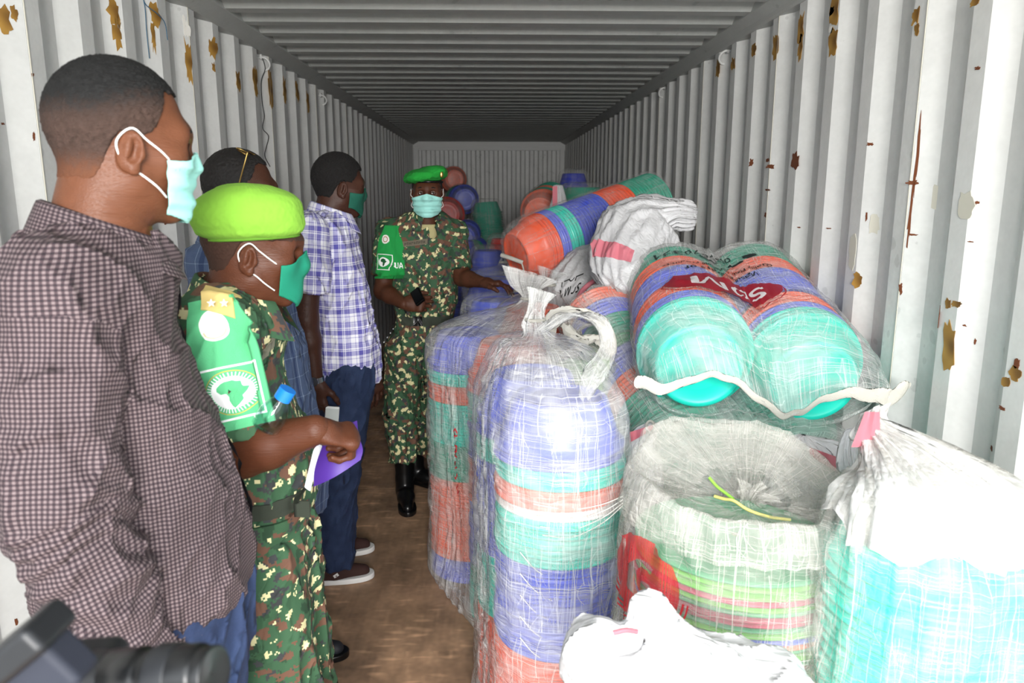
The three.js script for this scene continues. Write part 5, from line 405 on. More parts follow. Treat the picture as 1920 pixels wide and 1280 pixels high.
const bandTex2 = canvasTex(512, 1024, (c, w, h) => { const g = '#1a9c48'; c.fillStyle = g; c.fillRect(0, 0, w, h); c.fillStyle = '#f4f4ee'; c.beginPath(); c.arc(150, 270, 84, 0, 7); c.fill(); c.strokeStyle = '#b0662a'; c.lineWidth = 14; c.beginPath(); c.arc(150, 270, 48, 0, 7); c.stroke(); c.strokeStyle = '#fff'; c.lineWidth = 14; c.strokeRect(40, 560, 230, 290); c.fillStyle = '#fff'; c.beginPath(); c.arc(150, 705, 92, 0, 7); c.fill(); c.fillStyle = '#0e5a2c'; c.beginPath(); c.save(); c.translate(150, 705); c.scale(0.72, 0.78); africa.forEach(([u, v], i) => i ? c.lineTo(u, v - 12) : c.moveTo(u, v - 12)); c.closePath(); c.fill(); c.restore(); c.fillStyle = '#fff'; c.font = 'bold 150px sans-serif'; c.fillText('UA', 285, 800); });
for (const t of [bandTex1, bandTex2]) t.wrapS = t.wrapT = THREE.ClampToEdgeWrapping;
const mBand1 = cloth({ map: bandTex1 }), mBand2 = cloth({ map: bandTex2 }), mTape2 = cloth({ color: 0x8d8b78 }), mBelt = cloth({ color: 0x3e453a, roughness: 0.9 });
const lime = cloth({ color: 0x84bb3c, roughness: 0.95, bumpScale: 0.003 }), gren = cloth({ color: 0x1d9a35, roughness: 0.95 });
// ---------- soldier in the lime beret ----------
{ const F = new Fig('person', 'soldier in lime green beret and camouflage holding a purple notebook', 462, 700, 1.62, 92); const sk = skin(0x5e3624); F.lidMat = skin(0x472819); const L = (x, y, d) => F.L(x, y, d);
  const hp = L(476, 470, 1.62); addHead(F, hp, F.dirL(0.95, -0.12, -0.28), { s: 0.94, cell: 0.0036, mask: 'cloth', maskMat: mMaskG, hair: 0.002, hairMat: std({ color: 0x3a2217, roughness: 0.9 }), neck: 1.2, wide: 1.04, hairline: (az) => 0.03 - 0.08 * sstep(1.6, 2.4, az) });
  // beret
  { const c = L(465, 408, 1.60); const e = (x, y, d, r) => ell(L(x, y, d), r); const f = uni([e(465, 404, 1.60, [0.098, 0.044, 0.108]), e(452, 376, 1.58, [0.072, 0.034, 0.052]), e(508, 384, 1.60, [0.075, 0.034, 0.055]), e(417, 400, 1.58, [0.08, 0.04, 0.055]), e(470, 428, 1.6, [0.082, 0.022, 0.104])], 0.03); const ff = creases(f, 0.0016, 9, 9, 3); const [lo, hi] = boxOf([c], 0.19); F.add('beret', sdfGeo(ff, lo, hi, 0.006, { charts: [{ f: () => 0, a: c.clone().add(V(0, -0.2, 0)), b: c, R: 0.12 }] }), lime); const bd = []; for (let k = 0; k < 24; k++) { const a = k / 24 * 2 * PI; bd.push(L(472, 440, 1.61).add(V(Math.sin(a) * 0.077, -0.004 + 0.004 * Math.cos(a), Math.cos(a) * 0.094))); } F.add('beret_band', tubeG(bd, 0.005, 60, 6, true), std({ color: 0x5d8f22, roughness: 0.8 })); }
  const S = F.prof([[1045, 385, 582, 0.133, -0.032], [1000, 380, 584, 0.136, -0.032], [965, 385, 578, 0.130, -0.032], [930, 375, 590, 0.138, -0.032], [850, 350, 594, 0.143, -0.032], [760, 342, 562, 0.138, -0.032], [680, 340, 532, 0.138, -0.032], [620, 350, 506, 0.128, -0.032], [570, 375, 476, 0.088, -0.032]]);
  const shR = L(402, 612, 1.44), el = L(455, 848, 1.40), wr = L(590, 806, 1.37), sEnd = shR.clone().lerp(el, 0.86), nb = hp.clone().add(V(0, -0.175, -0.04)); const shL = V(0.125, shR.y, shR.z - 0.01), elL = V(0.14, el.y, -0.10), wrL = V(0.12, 0.93, -0.10);
  const tor = secs(S), bar = rc(shR, shL, 0.062, 0.062), t1 = rc(nb, shR, 0.068, 0.06), t2 = rc(nb, shL, 0.068, 0.06), body = uni([tor, bar, t1, t2], 0.05), ua = cutEnd(rc(shR, sEnd, 0.072, 0.07), shR, sEnd, 0.01), ub = cutEnd(rc(shL, shL.clone().lerp(elL, 0.86), 0.07, 0.066), shL, shL.clone().lerp(elL, 0.86), 0.01); const cutNeck = rc(nb.clone().add(V(0, 0.03, 0.015)), nb.clone().add(V(0, 0.2, 0.05)), 0.062, 0.08);
  const jac = creases((x, y, z) => smax(smin(body(x, y, z), smin(ua(x, y, z), ub(x, y, z), 0.01), 0.014), -cutNeck(x, y, z), 0.01), 0.011, 7, 4.5, 12); const [lo, hi] = boxOf([shR, shL, sEnd, V(-sEnd.x, sEnd.y, sEnd.z), V(0, S[0][0], 0.2), V(0, S[0][0], -0.2)], 0.11);
  F.add('jacket', sdfGeo(jac, lo, hi, 0.0085, { charts: [{ f: body, a: V(0, 0, 0.02), b: V(0, 1, 0.02), R: 0.18 }, { f: ua, a: shR, b: sEnd, R: 0.072, uo: 0.3 }, { f: ub, a: shL, b: shL.clone().lerp(elL, 0.86), R: 0.07, uo: 0.1 }] }), mCamo);
  F.add('collar', collarGeo(nb.clone().add(V(0, 0.078, 0.002)), 0.074, 0.08, { tilt: 0.75, h: 0.02, drop: 0.055, flare: 0.026, gap: 0.3, point: 0.03 }), mCamo);
  const view = F.dirL(-0.26, 0.15, 1).normalize(), U = F.dirL(1, -0.05, 0.1).normalize(); const ax = shR.clone().sub(el).normalize(); const onto = (px, py, d, w, h, opt, U1 = U, W1 = V(0, 1, 0)) => { const u = U1.clone().normalize(), n = V().crossVectors(u, W1).normalize(), ww = V().crossVectors(n, u); return drape(jac, L(px, py, d), u, ww, w, h, opt); };
  { const W1 = L(404, 590, 1.38).sub(L(448, 780, 1.34)).normalize(); const u = F.dirL(1, 0.06, 0.12); u.addScaledVector(W1, -u.dot(W1)).normalize(); F.add('arm_band', drape(jac, L(412, 682, 1.345), u, W1, 0.125, 0.245, { nu: 22, nv: 34, off: 0.004, th: 0.003, shape: (a, b) => [(a - 0.5) * lerp(1, 0.6, sstep(0.55, 1, b)) , b - 0.5] }), mBand1, 'green cloth arm band with white disc and continent emblem');
    F.add('epaulette', drape(jac, L(410, 562, 1.40), F.dirL(1, 0.05, 0.15).normalize(), F.dirL(-0.12, 0.78, -0.62).normalize(), 0.048, 0.06, { nu: 8, nv: 12, off: 0.007, th: 0.006 }), cloth({ color: 0xd9c07a }), 'tan shoulder board with two pale stars'); for (const dx of [-12, 12]) { const st = new THREE.Shape(); for (let k = 0; k < 10; k++) { const a = k / 10 * 2 * PI, r = k % 2 ? 0.0035 : 0.008; k ? st.lineTo(Math.sin(a) * r, Math.cos(a) * r) : st.moveTo(0, r); } const s = F.add('star', new THREE.ExtrudeGeometry(st, { depth: 0.002, bevelEnabled: false }), cloth({ color: 0xf3ecd4 })); s.position.copy(L(408 + dx, 568, 1.36)); s.lookAt(camera.position); } }
  const front = F.dirL(1, 0.02, 0.55).normalize(); const fU = V().crossVectors(V(0, 1, 0), front).normalize(); F.add('name_tape', drape(jac, L(508, 668, 1.5), F.dirL(0.75, 0.28, -0.55).normalize(), F.dirL(0.1, 1, 0.2).normalize(), 0.07, 0.03, { off: 0.004 }), mTape2); F.add('pocket_flap', drape(jac, L(508, 722, 1.5), F.dirL(0.8, 0.22, -0.55).normalize(), F.dirL(0.1, 1, 0.2).normalize(), 0.11, 0.06, { off: 0.006, th: 0.004, uvm: [0.1, 0.2] }), mCamo); F.add('pocket_flap', drape(jac, L(515, 993, 1.5), F.dirL(0.85, 0.06, -0.5).normalize(), F.dirL(0, 1, 0.1).normalize(), 0.15, 0.06, { off: 0.007, th: 0.005, uvm: [0.3, 0.4] }), mCamo); F.add('belt', drape(jac, L(480, 965, 1.45), F.dirL(0.95, 0.01, 0.1).normalize(), V(0, 1, 0), 0.2, 0.035, { off: 0.004, nu: 24 }), mBelt);
  limb(F, [sEnd.clone().lerp(shR, 0.3), el, el.clone().lerp(wr, 0.35), wr], [0.05, 0.046, 0.044, 0.029], 0.006); placeHand(F, wr, F.dirL(0.72, -0.32, -0.5), F.dirL(-0.45, -0.85, -0.15), 1, { curl: [1.15, 1.2, 1.25, 1.3], pip: 1.2, thumb: [0.9, 0.8, 1], s: 0.9, cell: 0.003 });
  const wl = wrL; limb(F, [shL.clone().lerp(elL, 0.7), elL, wl], [0.048, 0.044, 0.03], 0.009); placeHand(F, wl, V(0, -0.95, 0.1), V(-0.9, 0, 0.1), -1, { curl: [0.6, 0.6, 0.7, 0.8], pip: 0.8, cell: 0.005 });
  limb(F, [nb.clone().add(V(0, 0.06, 0.005)), nb, V(-0.03, S[4][0], S[4][2])], [0.06, 0.064, 0.08], 0.012); F.body(sk);
  const z0 = S[0][2]; const kn = L(510, 1180, 1.58), h1 = V(-0.085, 0.86, z0 + 0.01); trousers(F, [[0.74, 0, z0, 0.155, 0.12], [0.86, 0, z0, 0.165, 0.125], [0.93, 0, z0, 0.165, 0.125]], [[h1, V(-0.09, 0.47, z0 + 0.06), V(-0.095, 0.10, z0 + 0.0), [0.112, 0.095, 0.085]], [V(0.085, 0.86, z0 + 0.01), V(0.09, 0.47, z0 + 0.04), V(0.09, 0.10, z0 - 0.05), [0.112, 0.095, 0.085]]], mCamo, { s: 8, amp: 0.014 });
  for (const x of [-0.092, 0.09]) { const s = shoeGeo(V(x, 0, z0 - 0.1), V(x * 0.5, 0, 1), 0.29, { boot: 0.24 }); F.add('boot', s.upper, mBlk); F.add('boot_sole', s.sole, mBlk); }
  // notebook
  const N = thing('notebook', 'rolled purple notebook with white pages in the soldier hand', 'notebook', P(632, 860, 1.38)); const Q = (pts) => pts.map(([x, y, d]) => P(x, y, d)); const A = new THREE.CatmullRomCurve3(Q([[620, 795, 1.475], [602, 842, 1.455], [590, 880, 1.44], [588, 912, 1.43]])), B = new THREE.CatmullRomCurve3(Q([[669, 789, 1.495], [672, 815, 1.475], [680, 845, 1.455], [676, 862, 1.445]])); const sheet = (off) => quadGrid(16, 16, (a, b) => A.getPoint(b).lerp(B.getPoint(b), a).add(V(0, 0, off + 0.018 * Math.sin(a * PI))));
  part('cover', toLocal(mergeGeometries([sheet(0), sheet(-0.003)]), N), phys({ color: 0x4b2a8a, roughness: 0.5 }), N, 'purple cover'); const loop = quadGrid(24, 8, (a, b) => { const t = a * 1.15 * PI; const top = P(604, 842, 1.455), bot = P(588, 908, 1.43); const c = top.lerp(bot, b); const r = 0.012; return c.add(V(-r * (1 - Math.cos(t)) * 0.9 + (a > 0.8 ? (a - 0.8) * 0.06 : 0), 0.01 * Math.sin(t) - (1 - Math.cos(t)) * 0.006, -r * Math.sin(t) - a * 0.01)); }); part('pages', toLocal(loop, N), phys({ color: 0xf0f2fa, roughness: 0.6 }), N, 'white pages curling round the edge');
  // bottle in the chest pocket
  const b0 = P(514, 772, 1.335), b1 = P(536, 736, 1.335), bo = thing('water_bottle', 'clear water bottle with blue cap in the soldier chest pocket', 'bottle', b0); const bd = b1.clone().sub(b0), bl = bd.length(); bo.quaternion.copy(quatY(bd)); part('bottle_body', new THREE.LatheGeometry([[0.001, -0.035], [0.026, -0.033], [0.027, -0.012], [0.026, 0.0], [0.02, bl * 0.4], [0.0125, bl * 0.72], [0.0115, bl * 0.85]].map(([x, y]) => new THREE.Vector2(x, y)), 28), phys({ color: 0xe6eef2, transmission: 1, thickness: 0, roughness: 0.06 }), bo); part('cap', new THREE.CylinderGeometry(0.0155, 0.0155, 0.022, 24).translate(0, bl * 0.93, 0), phys({ color: 0x1877d2, roughness: 0.4 }), bo, 'blue screw cap'); }
// ---------- man in the dark blue plaid shirt (behind the soldier) ----------
{ const F = new Fig('person', 'man in dark blue plaid shirt with glasses on head behind the lime beret', 455, 640, 2.3, 96); const sk = skin(0x4e2f22); const L = (x, y, d) => F.L(x, y, d); const hp = L(452, 364, 2.3); addHead(F, hp, F.dirL(0.95, -0.1, -0.25), { s: 0.97, cell: 0.005, mask: 'pleat', maskMat: mMaskB, hair: 0.003, hairMat: std({ color: 0x120e0c, roughness: 0.75 }), hairline: (az) => lerp(0.094, lerp(0.02, -0.05, sstep(1.75, 2.4, az)), sstep(0.7, 1.3, az)) });
  const S = F.prof([[960, 372, 612, 0.18], [880, 365, 615, 0.19], [780, 360, 594, 0.185], [680, 352, 578, 0.18], [600, 350, 556, 0.18], [520, 362, 532, 0.17], [470, 390, 510, 0.12]]); const shR = L(400, 500, 2.1), el = L(420, 730, 2.05), wr = L(470, 900, 2.02), shL = V(-shR.x, shR.y, shR.z), elL = V(-el.x, el.y, el.z), wrL = V(-wr.x, wr.y, wr.z), nb = hp.clone().add(V(0, -0.185, -0.04)); const body = uni([secs(S), rc(shR, shL, 0.065, 0.065), rc(nb, shR, 0.07, 0.062), rc(nb, shL, 0.07, 0.062)], 0.05), ua = rc(shR, el, 0.07, 0.062), fa = cutEnd(rc(el, wr, 0.062, 0.045), el, wr), ub = rc(shL, elL, 0.07, 0.062), fb = cutEnd(rc(elL, wrL, 0.062, 0.045), elL, wrL); const f = creases((x, y, z) => smin(body(x, y, z), Math.min(uni([ua, fa], 0.02)(x, y, z), uni([ub, fb], 0.02)(x, y, z)), 0.01), 0.010, 6, 3.5, 31); const [lo, hi] = boxOf([shR, shL, el, elL, wr, wrL, V(0, S[0][0], 0.25), V(0, S[0][0], -0.25)], 0.11); F.add('shirt', sdfGeo(f, lo, hi, 0.011, { charts: [{ f: body, a: V(0, 0, 0.02), b: V(0, 1, 0.02), R: 0.2 }, { f: ua, a: shR, b: el, R: 0.07 }, { f: fa, a: el, b: wr, R: 0.06 }, { f: ub, a: shL, b: elL, R: 0.07 }, { f: fb, a: elL, b: wrL, R: 0.06 }] }), mNavyPlaid);
  F.add('collar', collarGeo(nb.clone().add(V(0, 0.045, 0)), 0.066, 0.07, { tilt: 0.6, h: 0.025, drop: 0.045 }), mNavyPlaid); for (const [x, y] of [[566, 652], [573, 711], [552, 600]]) { const b = F.add('button', new THREE.CylinderGeometry(0.0075, 0.0075, 0.004, 16), mBlk); b.position.copy(F.plane(x, y, 'prof').add(F.dirL(-0.2, 0.1, 1).multiplyScalar(0.06))); b.lookAt(camera.position); b.rotateX(PI / 2); }
  placeHand(F, wr.clone().lerp(el, -0.12), wr.clone().sub(el), V(0.9, 0, 0.1), 1, { cell: 0.005 }); placeHand(F, wrL.clone().lerp(elL, -0.12), wrL.clone().sub(elL), V(-0.9, 0, 0.1), -1, { cell: 0.005 }); limb(F, [wr.clone().lerp(el, 0.15), wr.clone().lerp(el, -0.12)], [0.03, 0.03]); limb(F, [wrL.clone().lerp(elL, 0.15), wrL.clone().lerp(elL, -0.12)], [0.03, 0.03]); limb(F, [nb.clone().add(V(0, 0.06, 0)), nb, V(0, S[3][0], S[3][2])], [0.058, 0.07, 0.11], 0.012); F.body(sk);
  // glasses pushed up on the head
  { const g = thing('glasses', 'thin metal glasses pushed up on the bald head behind the lime beret', 'glasses', P(470, 300, 2.2)); part('temple', toLocal(tubeG([P(464, 286, 2.17), P(457, 312, 2.17), P(449, 342, 2.18)], 0.0022, 16, 6), g), mGold, g); part('temple', toLocal(tubeG([P(478, 288, 2.36), P(470, 306, 2.37), P(462, 335, 2.38)], 0.0022, 16, 6), g), mGold, g); for (const [x, y, d] of [[455, 284, 2.2], [476, 292, 2.31]]) { const pts = []; for (let k = 0; k < 14; k++) { const a = k / 14 * 2 * PI; pts.push(P(x, y, d).add(V(Math.cos(a) * 0.014, 0.006 * Math.cos(a) * -1 + 0.006 * Math.sin(a), Math.sin(a) * 0.024))); } part('lens_rim', toLocal(tubeG(pts, 0.0025, 30, 6, true), g), mGold, g); } part('bridge', toLocal(tubeG([P(462, 285, 2.23), P(468, 285, 2.26), P(474, 289, 2.28)], 0.0022, 10, 6), g), mGold, g); }
  const z0 = S[0][2]; const dk = cloth({ color: 0x1b2029 }); const ank = L(585, 1195, 2.42); trousers(F, [[0.78, 0, z0, 0.165, 0.12], [0.92, 0, z0, 0.175, 0.13], [1.0, 0, z0, 0.175, 0.13]], [[V(-0.09, 0.86, z0), V(-0.10, 0.48, z0 + 0.04), V(-0.10, 0.07, z0 + 0.06), [0.105, 0.08, 0.07]], [V(0.09, 0.86, z0), V(0.10, 0.48, z0), V(0.10, 0.07, z0 - 0.04), [0.105, 0.08, 0.07]]], dk, { s: 5 });
  const toe = L(657, 1212, 2.5), heel = V(-0.10, 0, toe.z - 0.29); for (const h of [V(toe.x, 0, toe.z - 0.3), V(0.11, 0, toe.z - 0.42)]) { const s = shoeGeo(h, V(0, 0, 1), 0.295); F.add('shoe', s.upper, phys({ color: 0x1c1f27, roughness: 0.6 }), 'dark navy loafer'); F.add('shoe_sole', s.sole, mBlk); } }
// ---------- man in the purple plaid shirt and jeans ----------
{ const F = new Fig('person', 'man in white and purple plaid shirt, blue jeans and brown slip-on shoes', 632, 640, 3.15, 104); const sk = skin(0x4a2d22); const L = (x, y, d) => F.L(x, y, d); const hp = L(636, 350, 3.15); addHead(F, hp, F.dirL(0.86, -0.14, -0.48), { s: 0.97, cell: 0.0045, mask: 'wide', maskMat: mMaskD, hair: 0.009, hairMat: std({ color: 0x0c0908, roughness: 0.9 }), loops: false, neck: 1.1, hairline: (az) => lerp(0.08, lerp(0.02, -0.05, sstep(1.6, 2.3, az)), sstep(0.6, 1.2, az)) });
  const S = F.prof([[712, 590, 714, 0.19], [660, 585, 712, 0.195], [600, 580, 700, 0.195], [540, 573, 690, 0.195], [480, 566, 676, 0.19], [430, 570, 662, 0.18], [400, 580, 650, 0.12]]); const shR = L(580, 440, 2.95), el = L(574, 598, 2.9), wr = L(592, 715, 2.9), sEnd = shR.clone().lerp(el, 0.66), shL = V(-shR.x, shR.y, shR.z), elL = V(-el.x, el.y, el.z + 0.08), sEndL = shL.clone().lerp(elL, 0.66), wrL = L(698, 694, 3.3), nb = hp.clone().add(V(0, -0.185, -0.035)); const body = uni([secs(S), rc(shR, shL, 0.068, 0.068), rc(nb, shR, 0.072, 0.062), rc(nb, shL, 0.072, 0.062)], 0.05), ua = cutEnd(rc(shR, sEnd, 0.082, 0.088), shR, sEnd, 0.01), ub = cutEnd(rc(shL, sEndL, 0.082, 0.086), shL, sEndL, 0.01); const f = creases((x, y, z) => smin(body(x, y, z), smin(ua(x, y, z), ub(x, y, z), 0.01), 0.014), 0.012, 6, 3.5, 44); const [lo, hi] = boxOf([shR, shL, sEnd, sEndL, V(0, S[0][0], 0.2), V(0, S[0][0], -0.2)], 0.12); F.add('shirt', sdfGeo(f, lo, hi, 0.010, { charts: [{ f: body, a: V(0, 0, 0.02), b: V(0, 1, 0.02), R: 0.2 }, { f: ua, a: shR, b: sEnd, R: 0.085, vo: 0.02 }, { f: ub, a: shL, b: sEndL, R: 0.085 }] }), mPlaid);
  F.add('collar', collarGeo(nb.clone().add(V(0, 0.07, 0)), 0.071, 0.077, { tilt: 0.7, h: 0.03, drop: 0.05, flare: 0.022, gap: 0.25 }), cloth({ map: plaidTex })); limb(F, [sEnd.clone().lerp(shR, 0.3), el, el.clone().lerp(wr, 0.35), wr], [0.05, 0.045, 0.043, 0.028], 0.008); limb(F, [sEndL.clone().lerp(shL, 0.3), elL, elL.clone().lerp(wrL, 0.35), wrL], [0.05, 0.045, 0.043, 0.028], 0.009); placeHand(F, wr, L(600, 775, 2.92).sub(wr), F.dirL(0.5, 0, -0.9), 1, { curl: [0.5, 0.5, 0.55, 0.6], pip: 0.7, cell: 0.0042 }); placeHand(F, wrL, L(705, 745, 3.26).sub(wrL), F.dirL(-0.5, 0, -0.8), -1, { curl: [0.15, 0.35, 0.4, 0.5], pip: 0.5, spread: 0.2, cell: 0.0042 }); limb(F, [nb.clone().add(V(0, 0.06, 0)), nb, V(0, S[3][0], S[3][2])], [0.058, 0.07, 0.11], 0.012); F.body(sk);
  { const g = thing('wrist_watch', 'silver watch on the hanging arm of the plaid shirt man', 'watch', P(579, 712, 2.9)); const c = wr.clone().lerp(el, 0.03).applyMatrix4(F.o.matrixWorld), q = quatY(wr.clone().sub(el).transformDirection(F.o.matrixWorld)); part('strap', toLocal(new THREE.CylinderGeometry(0.034, 0.033, 0.02, 24, 1, true).applyQuaternion(q).translate(c.x, c.y, c.z), g), mMetal, g); part('dial', toLocal(new THREE.CylinderGeometry(0.018, 0.018, 0.01, 20).rotateX(PI / 2).translate(c.x, c.y, c.z + 0.034), g), mMetal, g); }
  { const g = thing('ring', 'finger ring on the far hand of the plaid shirt man', 'ring', P(699, 722, 3.24)); part('hoop', new THREE.TorusGeometry(0.0105, 0.0025, 8, 20).rotateX(1.2), mMetal, g); }
  { const g = thing('phone', 'white phone held beside the jeans behind the soldier wrist', 'phone', P(622, 785, 2.9)); g.lookAt(V(0.1, 1.2, 1)); g.rotateZ(-0.12); part('case', rboxG(0.054, 0.1, 0.009, 0.004), phys({ color: 0xdfe2e0, roughness: 0.3 }), g); part('screen', rboxG(0.048, 0.088, 0.002, 0.001).translate(0, -0.002, 0.005), phys({ color: 0xc9d0cc, roughness: 0.15 }), g); }
  const z0 = S[0][2]; const fR = L(650, 1082, 3.05), fL = L(655, 1024, 3.3); const hz = z0 + 0.0; const kR = L(632, 860, 3.05), aR = L(628, 1040, 3.06), kL = L(640, 850, 3.3), aL = L(628, 1000, 3.32); trousers(F, [[0.86, 0, hz, 0.16, 0.12], [0.96, 0, hz, 0.16, 0.115], [1.02, 0, hz, 0.15, 0.105]], [[V(-0.09, 0.92, hz), V(-0.10, 0.5, kR.z), V(-0.10, 0.075, aR.z), [0.11, 0.088, 0.078]], [V(0.09, 0.92, hz), V(0.10, 0.5, kL.z), V(0.10, 0.075, aL.z - 0.02), [0.11, 0.088, 0.078]]], mDenim, { s: 3, amp: 0.01, name: 'jeans' });
  F.add('seam', tubeG([L(607, 700, 2.98), L(612, 770, 2.97), L(620, 900, 2.99), L(625, 1030, 3.0)], 0.0018, 30, 5), std({ color: 0x9fb0c8 }), 'pale outer leg stitching');
  for (const [t, lab] of [[L(700, 1082, 3.08), 1], [L(700, 1018, 3.33), 2]]) { const h = V(t.x, 0, t.z - 0.29); const s = shoeGeo(h, V(0, 0, 1), 0.295, { w: 0.052 }); F.add('shoe', s.upper, cloth({ color: 0x3a211d }), 'maroon brown slip-on'); F.add('shoe_sole', s.sole, phys({ color: 0xf0f0ee, roughness: 0.5 }), 'white rubber sole'); if (lab === 1) { F.add('elastic', boxG(0.004, 0.032, 0.022).rotateX(-0.5).translate(...s.at(0.40, 0.066).add(V(-0.040, 0.004, 0)).toArray()), cloth({ color: 0xd3202a }), 'red side tab'); F.add('elastic', boxG(0.0045, 0.014, 0.022).rotateX(-0.5).translate(...s.at(0.44, 0.045).add(V(-0.046, 0.004, 0)).toArray()), cloth({ color: 0xf2f2f0 }), 'white side tab'); } } }
// ---------- far soldier ----------
{ const F = new Fig('person', 'soldier in bright green beret facing the camera with hand on a sack', 793, 640, 3.95, 14); const sk = skin(0x5c3828); F.lidMat = skin(0x4a2b1f); const L = (x, y, d) => F.L(x, y, d); const hp = L(801, 362, 3.93); addHead(F, hp, F.dirL(0.06, -0.06, 1), { s: 0.97, cell: 0.004, mask: 'pleat', maskMat: mMaskB, hair: 0.002, hairMat: std({ color: 0x130d0a, roughness: 0.9 }), eyes: true });
  { const e = (x, y, d, r, rz = 0) => ell(L(x, y, d), r, new THREE.Quaternion().setFromEuler(new THREE.Euler(0, 0, rz))); const f = uni([e(800, 330, 3.93, [0.098, 0.032, 0.115], 0.10), e(782, 330, 3.9, [0.07, 0.026, 0.1], 0.28), e(818, 322, 3.9, [0.05, 0.03, 0.09], 0.05)], 0.03); const c = L(800, 330, 3.93), [lo, hi] = boxOf([c], 0.17); F.add('beret', sdfGeo(creases(f, 0.004, 9, 9, 8), lo, hi, 0.006, { charts: [{ f: () => 0, a: c.clone().add(V(0, -0.2, 0)), b: c, R: 0.12 }] }), gren); const bd = []; for (let k = 0; k < 24; k++) { const a = k / 24 * 2 * PI; bd.push(L(801, 341, 3.93).add(V(Math.sin(a) * 0.077, 0, Math.cos(a) * 0.1 - 0.005))); } F.add('beret_band', tubeG(bd, 0.006, 60, 6, true), mBlk); F.add('badge', new THREE.SphereGeometry(0.011, 14, 10).scale(0.8, 1.5, 0.4).translate(...L(828, 327, 3.82).toArray()), mGold, 'small metal cap badge'); }
  const S = F.frontal([[650, 726, 838, 0.125], [610, 742, 848, 0.12], [590, 744, 850, 0.118], [560, 738, 856, 0.125], [500, 728, 860, 0.128], [450, 722, 858, 0.118], [415, 740, 846, 0.09], [395, 765, 830, 0.07]]);
  const shR = L(728, 436, 3.93), el = L(718, 545, 3.86), wr = L(758, 570, 3.72), shL = L(852, 436, 4.0), elL = L(866, 520, 3.92), wrL = L(905, 529, 3.78), nb = hp.clone().add(V(0, -0.18, -0.03)); const sE = shR.clone().lerp(el, 0.72), sEL = shL.clone().lerp(elL, 0.8); const body = uni([secs(S), rc(shR, shL, 0.058, 0.058), rc(nb, shR, 0.06, 0.055), rc(nb, shL, 0.06, 0.055)], 0.05), ua = cutEnd(rc(shR, sE, 0.068, 0.07), shR, sE, 0.01), ub = cutEnd(rc(shL, sEL, 0.066, 0.066), shL, sEL, 0.01), cutN = rc(nb.clone().add(V(0, -0.03, 0.06)), nb.clone().add(V(0, 0.15, 0.05)), 0.045, 0.075); const jac = creases((x, y, z) => smax(smin(body(x, y, z), smin(ua(x, y, z), ub(x, y, z), 0.01), 0.012), -cutN(x, y, z), 0.008), 0.011, 7, 4, 55); const [lo, hi] = boxOf([shR, shL, sE, sEL, V(0, S[0][0], 0.1), V(0, S[0][0], -0.1), V(S[0][1] - S[0][3], S[0][0], 0), V(S[0][1] + S[0][3], S[0][0], 0)], 0.11);
  F.add('jacket', sdfGeo(jac, lo, hi, 0.0095, { charts: [{ f: body, a: V(0, 0, 0), b: V(0, 1, 0), R: 0.17 }, { f: ua, a: shR, b: sE, R: 0.07, uo: 0.2 }, { f: ub, a: shL, b: sEL, R: 0.07, uo: 0.45 }] }), mCamo); F.add('collar', collarGeo(nb.clone().add(V(0, 0.065, 0.004)), 0.070, 0.076, { tilt: 0.8, h: 0.02, drop: 0.05, flare: 0.024, gap: 0.45, point: 0.03 }), mCamo); F.add('undershirt', sdfGeo((x, y, z) => smax(rc(nb.clone().add(V(0, -0.04, 0.02)), nb.clone().add(V(0, 0.035, 0.018)), 0.062, 0.062)(x, y, z), y - nb.y - 0.025, 0.005), ...boxOf([nb], 0.13), 0.007), cloth({ color: 0xb9b080 }), 'khaki undershirt');
  const fw = V(0, 0, 1), ux = V(1, 0, 0); const tagPlain = textTex(256, 64, (c) => { c.fillStyle = '#77705f'; c.fillRect(0, 0, 256, 64); c.fillStyle = '#34322c'; for (let k = 0; k < 9; k++) { c.fillRect(22 + k * 24, 16, 5, 32); c.fillRect(22 + k * 24, k % 2 ? 16 : 30, 16, 6); c.fillRect(34 + k * 24, 16, 4, k % 3 ? 32 : 18); } });
  F.add('name_tape', drape(jac, L(776, 457, 3.8), F.dirL(1, 0.1, 0.1).normalize(), V(0, 1, 0.1).normalize(), 0.125, 0.026, { off: 0.004 }), cloth({ map: tagPlain }), 'grey name tape with dark letters'); for (const [x, y] of [[778, 478], [838, 476]]) F.add('pocket_flap', drape(jac, L(x, y, 3.8), F.dirL(1, 0.03, 0.05).normalize(), V(0, 1, 0.05).normalize(), 0.13, 0.05, { off: 0.006, th: 0.004, uvm: [x * 0.01, 0.3] }), mCamo); F.add('placket', drape(jac, L(812, 520, 3.8), F.dirL(1, 0, 0.1).normalize(), V(0, 1, 0).normalize(), 0.035, 0.36, { off: 0.005, nv: 40, nu: 4, uvm: [0.7, 0.1] }), mCamo); F.add('belt', drape(jac, L(798, 605, 3.8), F.dirL(1, 0, 0).normalize(), V(0, 1, 0), 0.26, 0.045, { off: 0.006, nu: 30 }), mBelt); F.add('buckle', drape(jac, L(782, 605, 3.78), F.dirL(1, 0, 0).normalize(), V(0, 1, 0), 0.045, 0.05, { off: 0.012, th: 0.006 }), mBlk, 'black belt buckle');
  { const W1 = L(724, 425, 3.85).sub(L(718, 525, 3.8)).normalize(), u = F.dirL(0.85, 0, 0.5); u.addScaledVector(W1, -u.dot(W1)).normalize(); F.add('arm_band', drape(jac, L(717, 470, 3.78), u, W1, 0.125, 0.27, { nu: 20, nv: 30, off: 0.005, th: 0.003, shape: (a, b) => [(a - 0.5) * lerp(1, 0.55, sstep(0.6, 1, b)), b - 0.5] }), mBand2, 'green arm band with continent emblem and white letters'); }
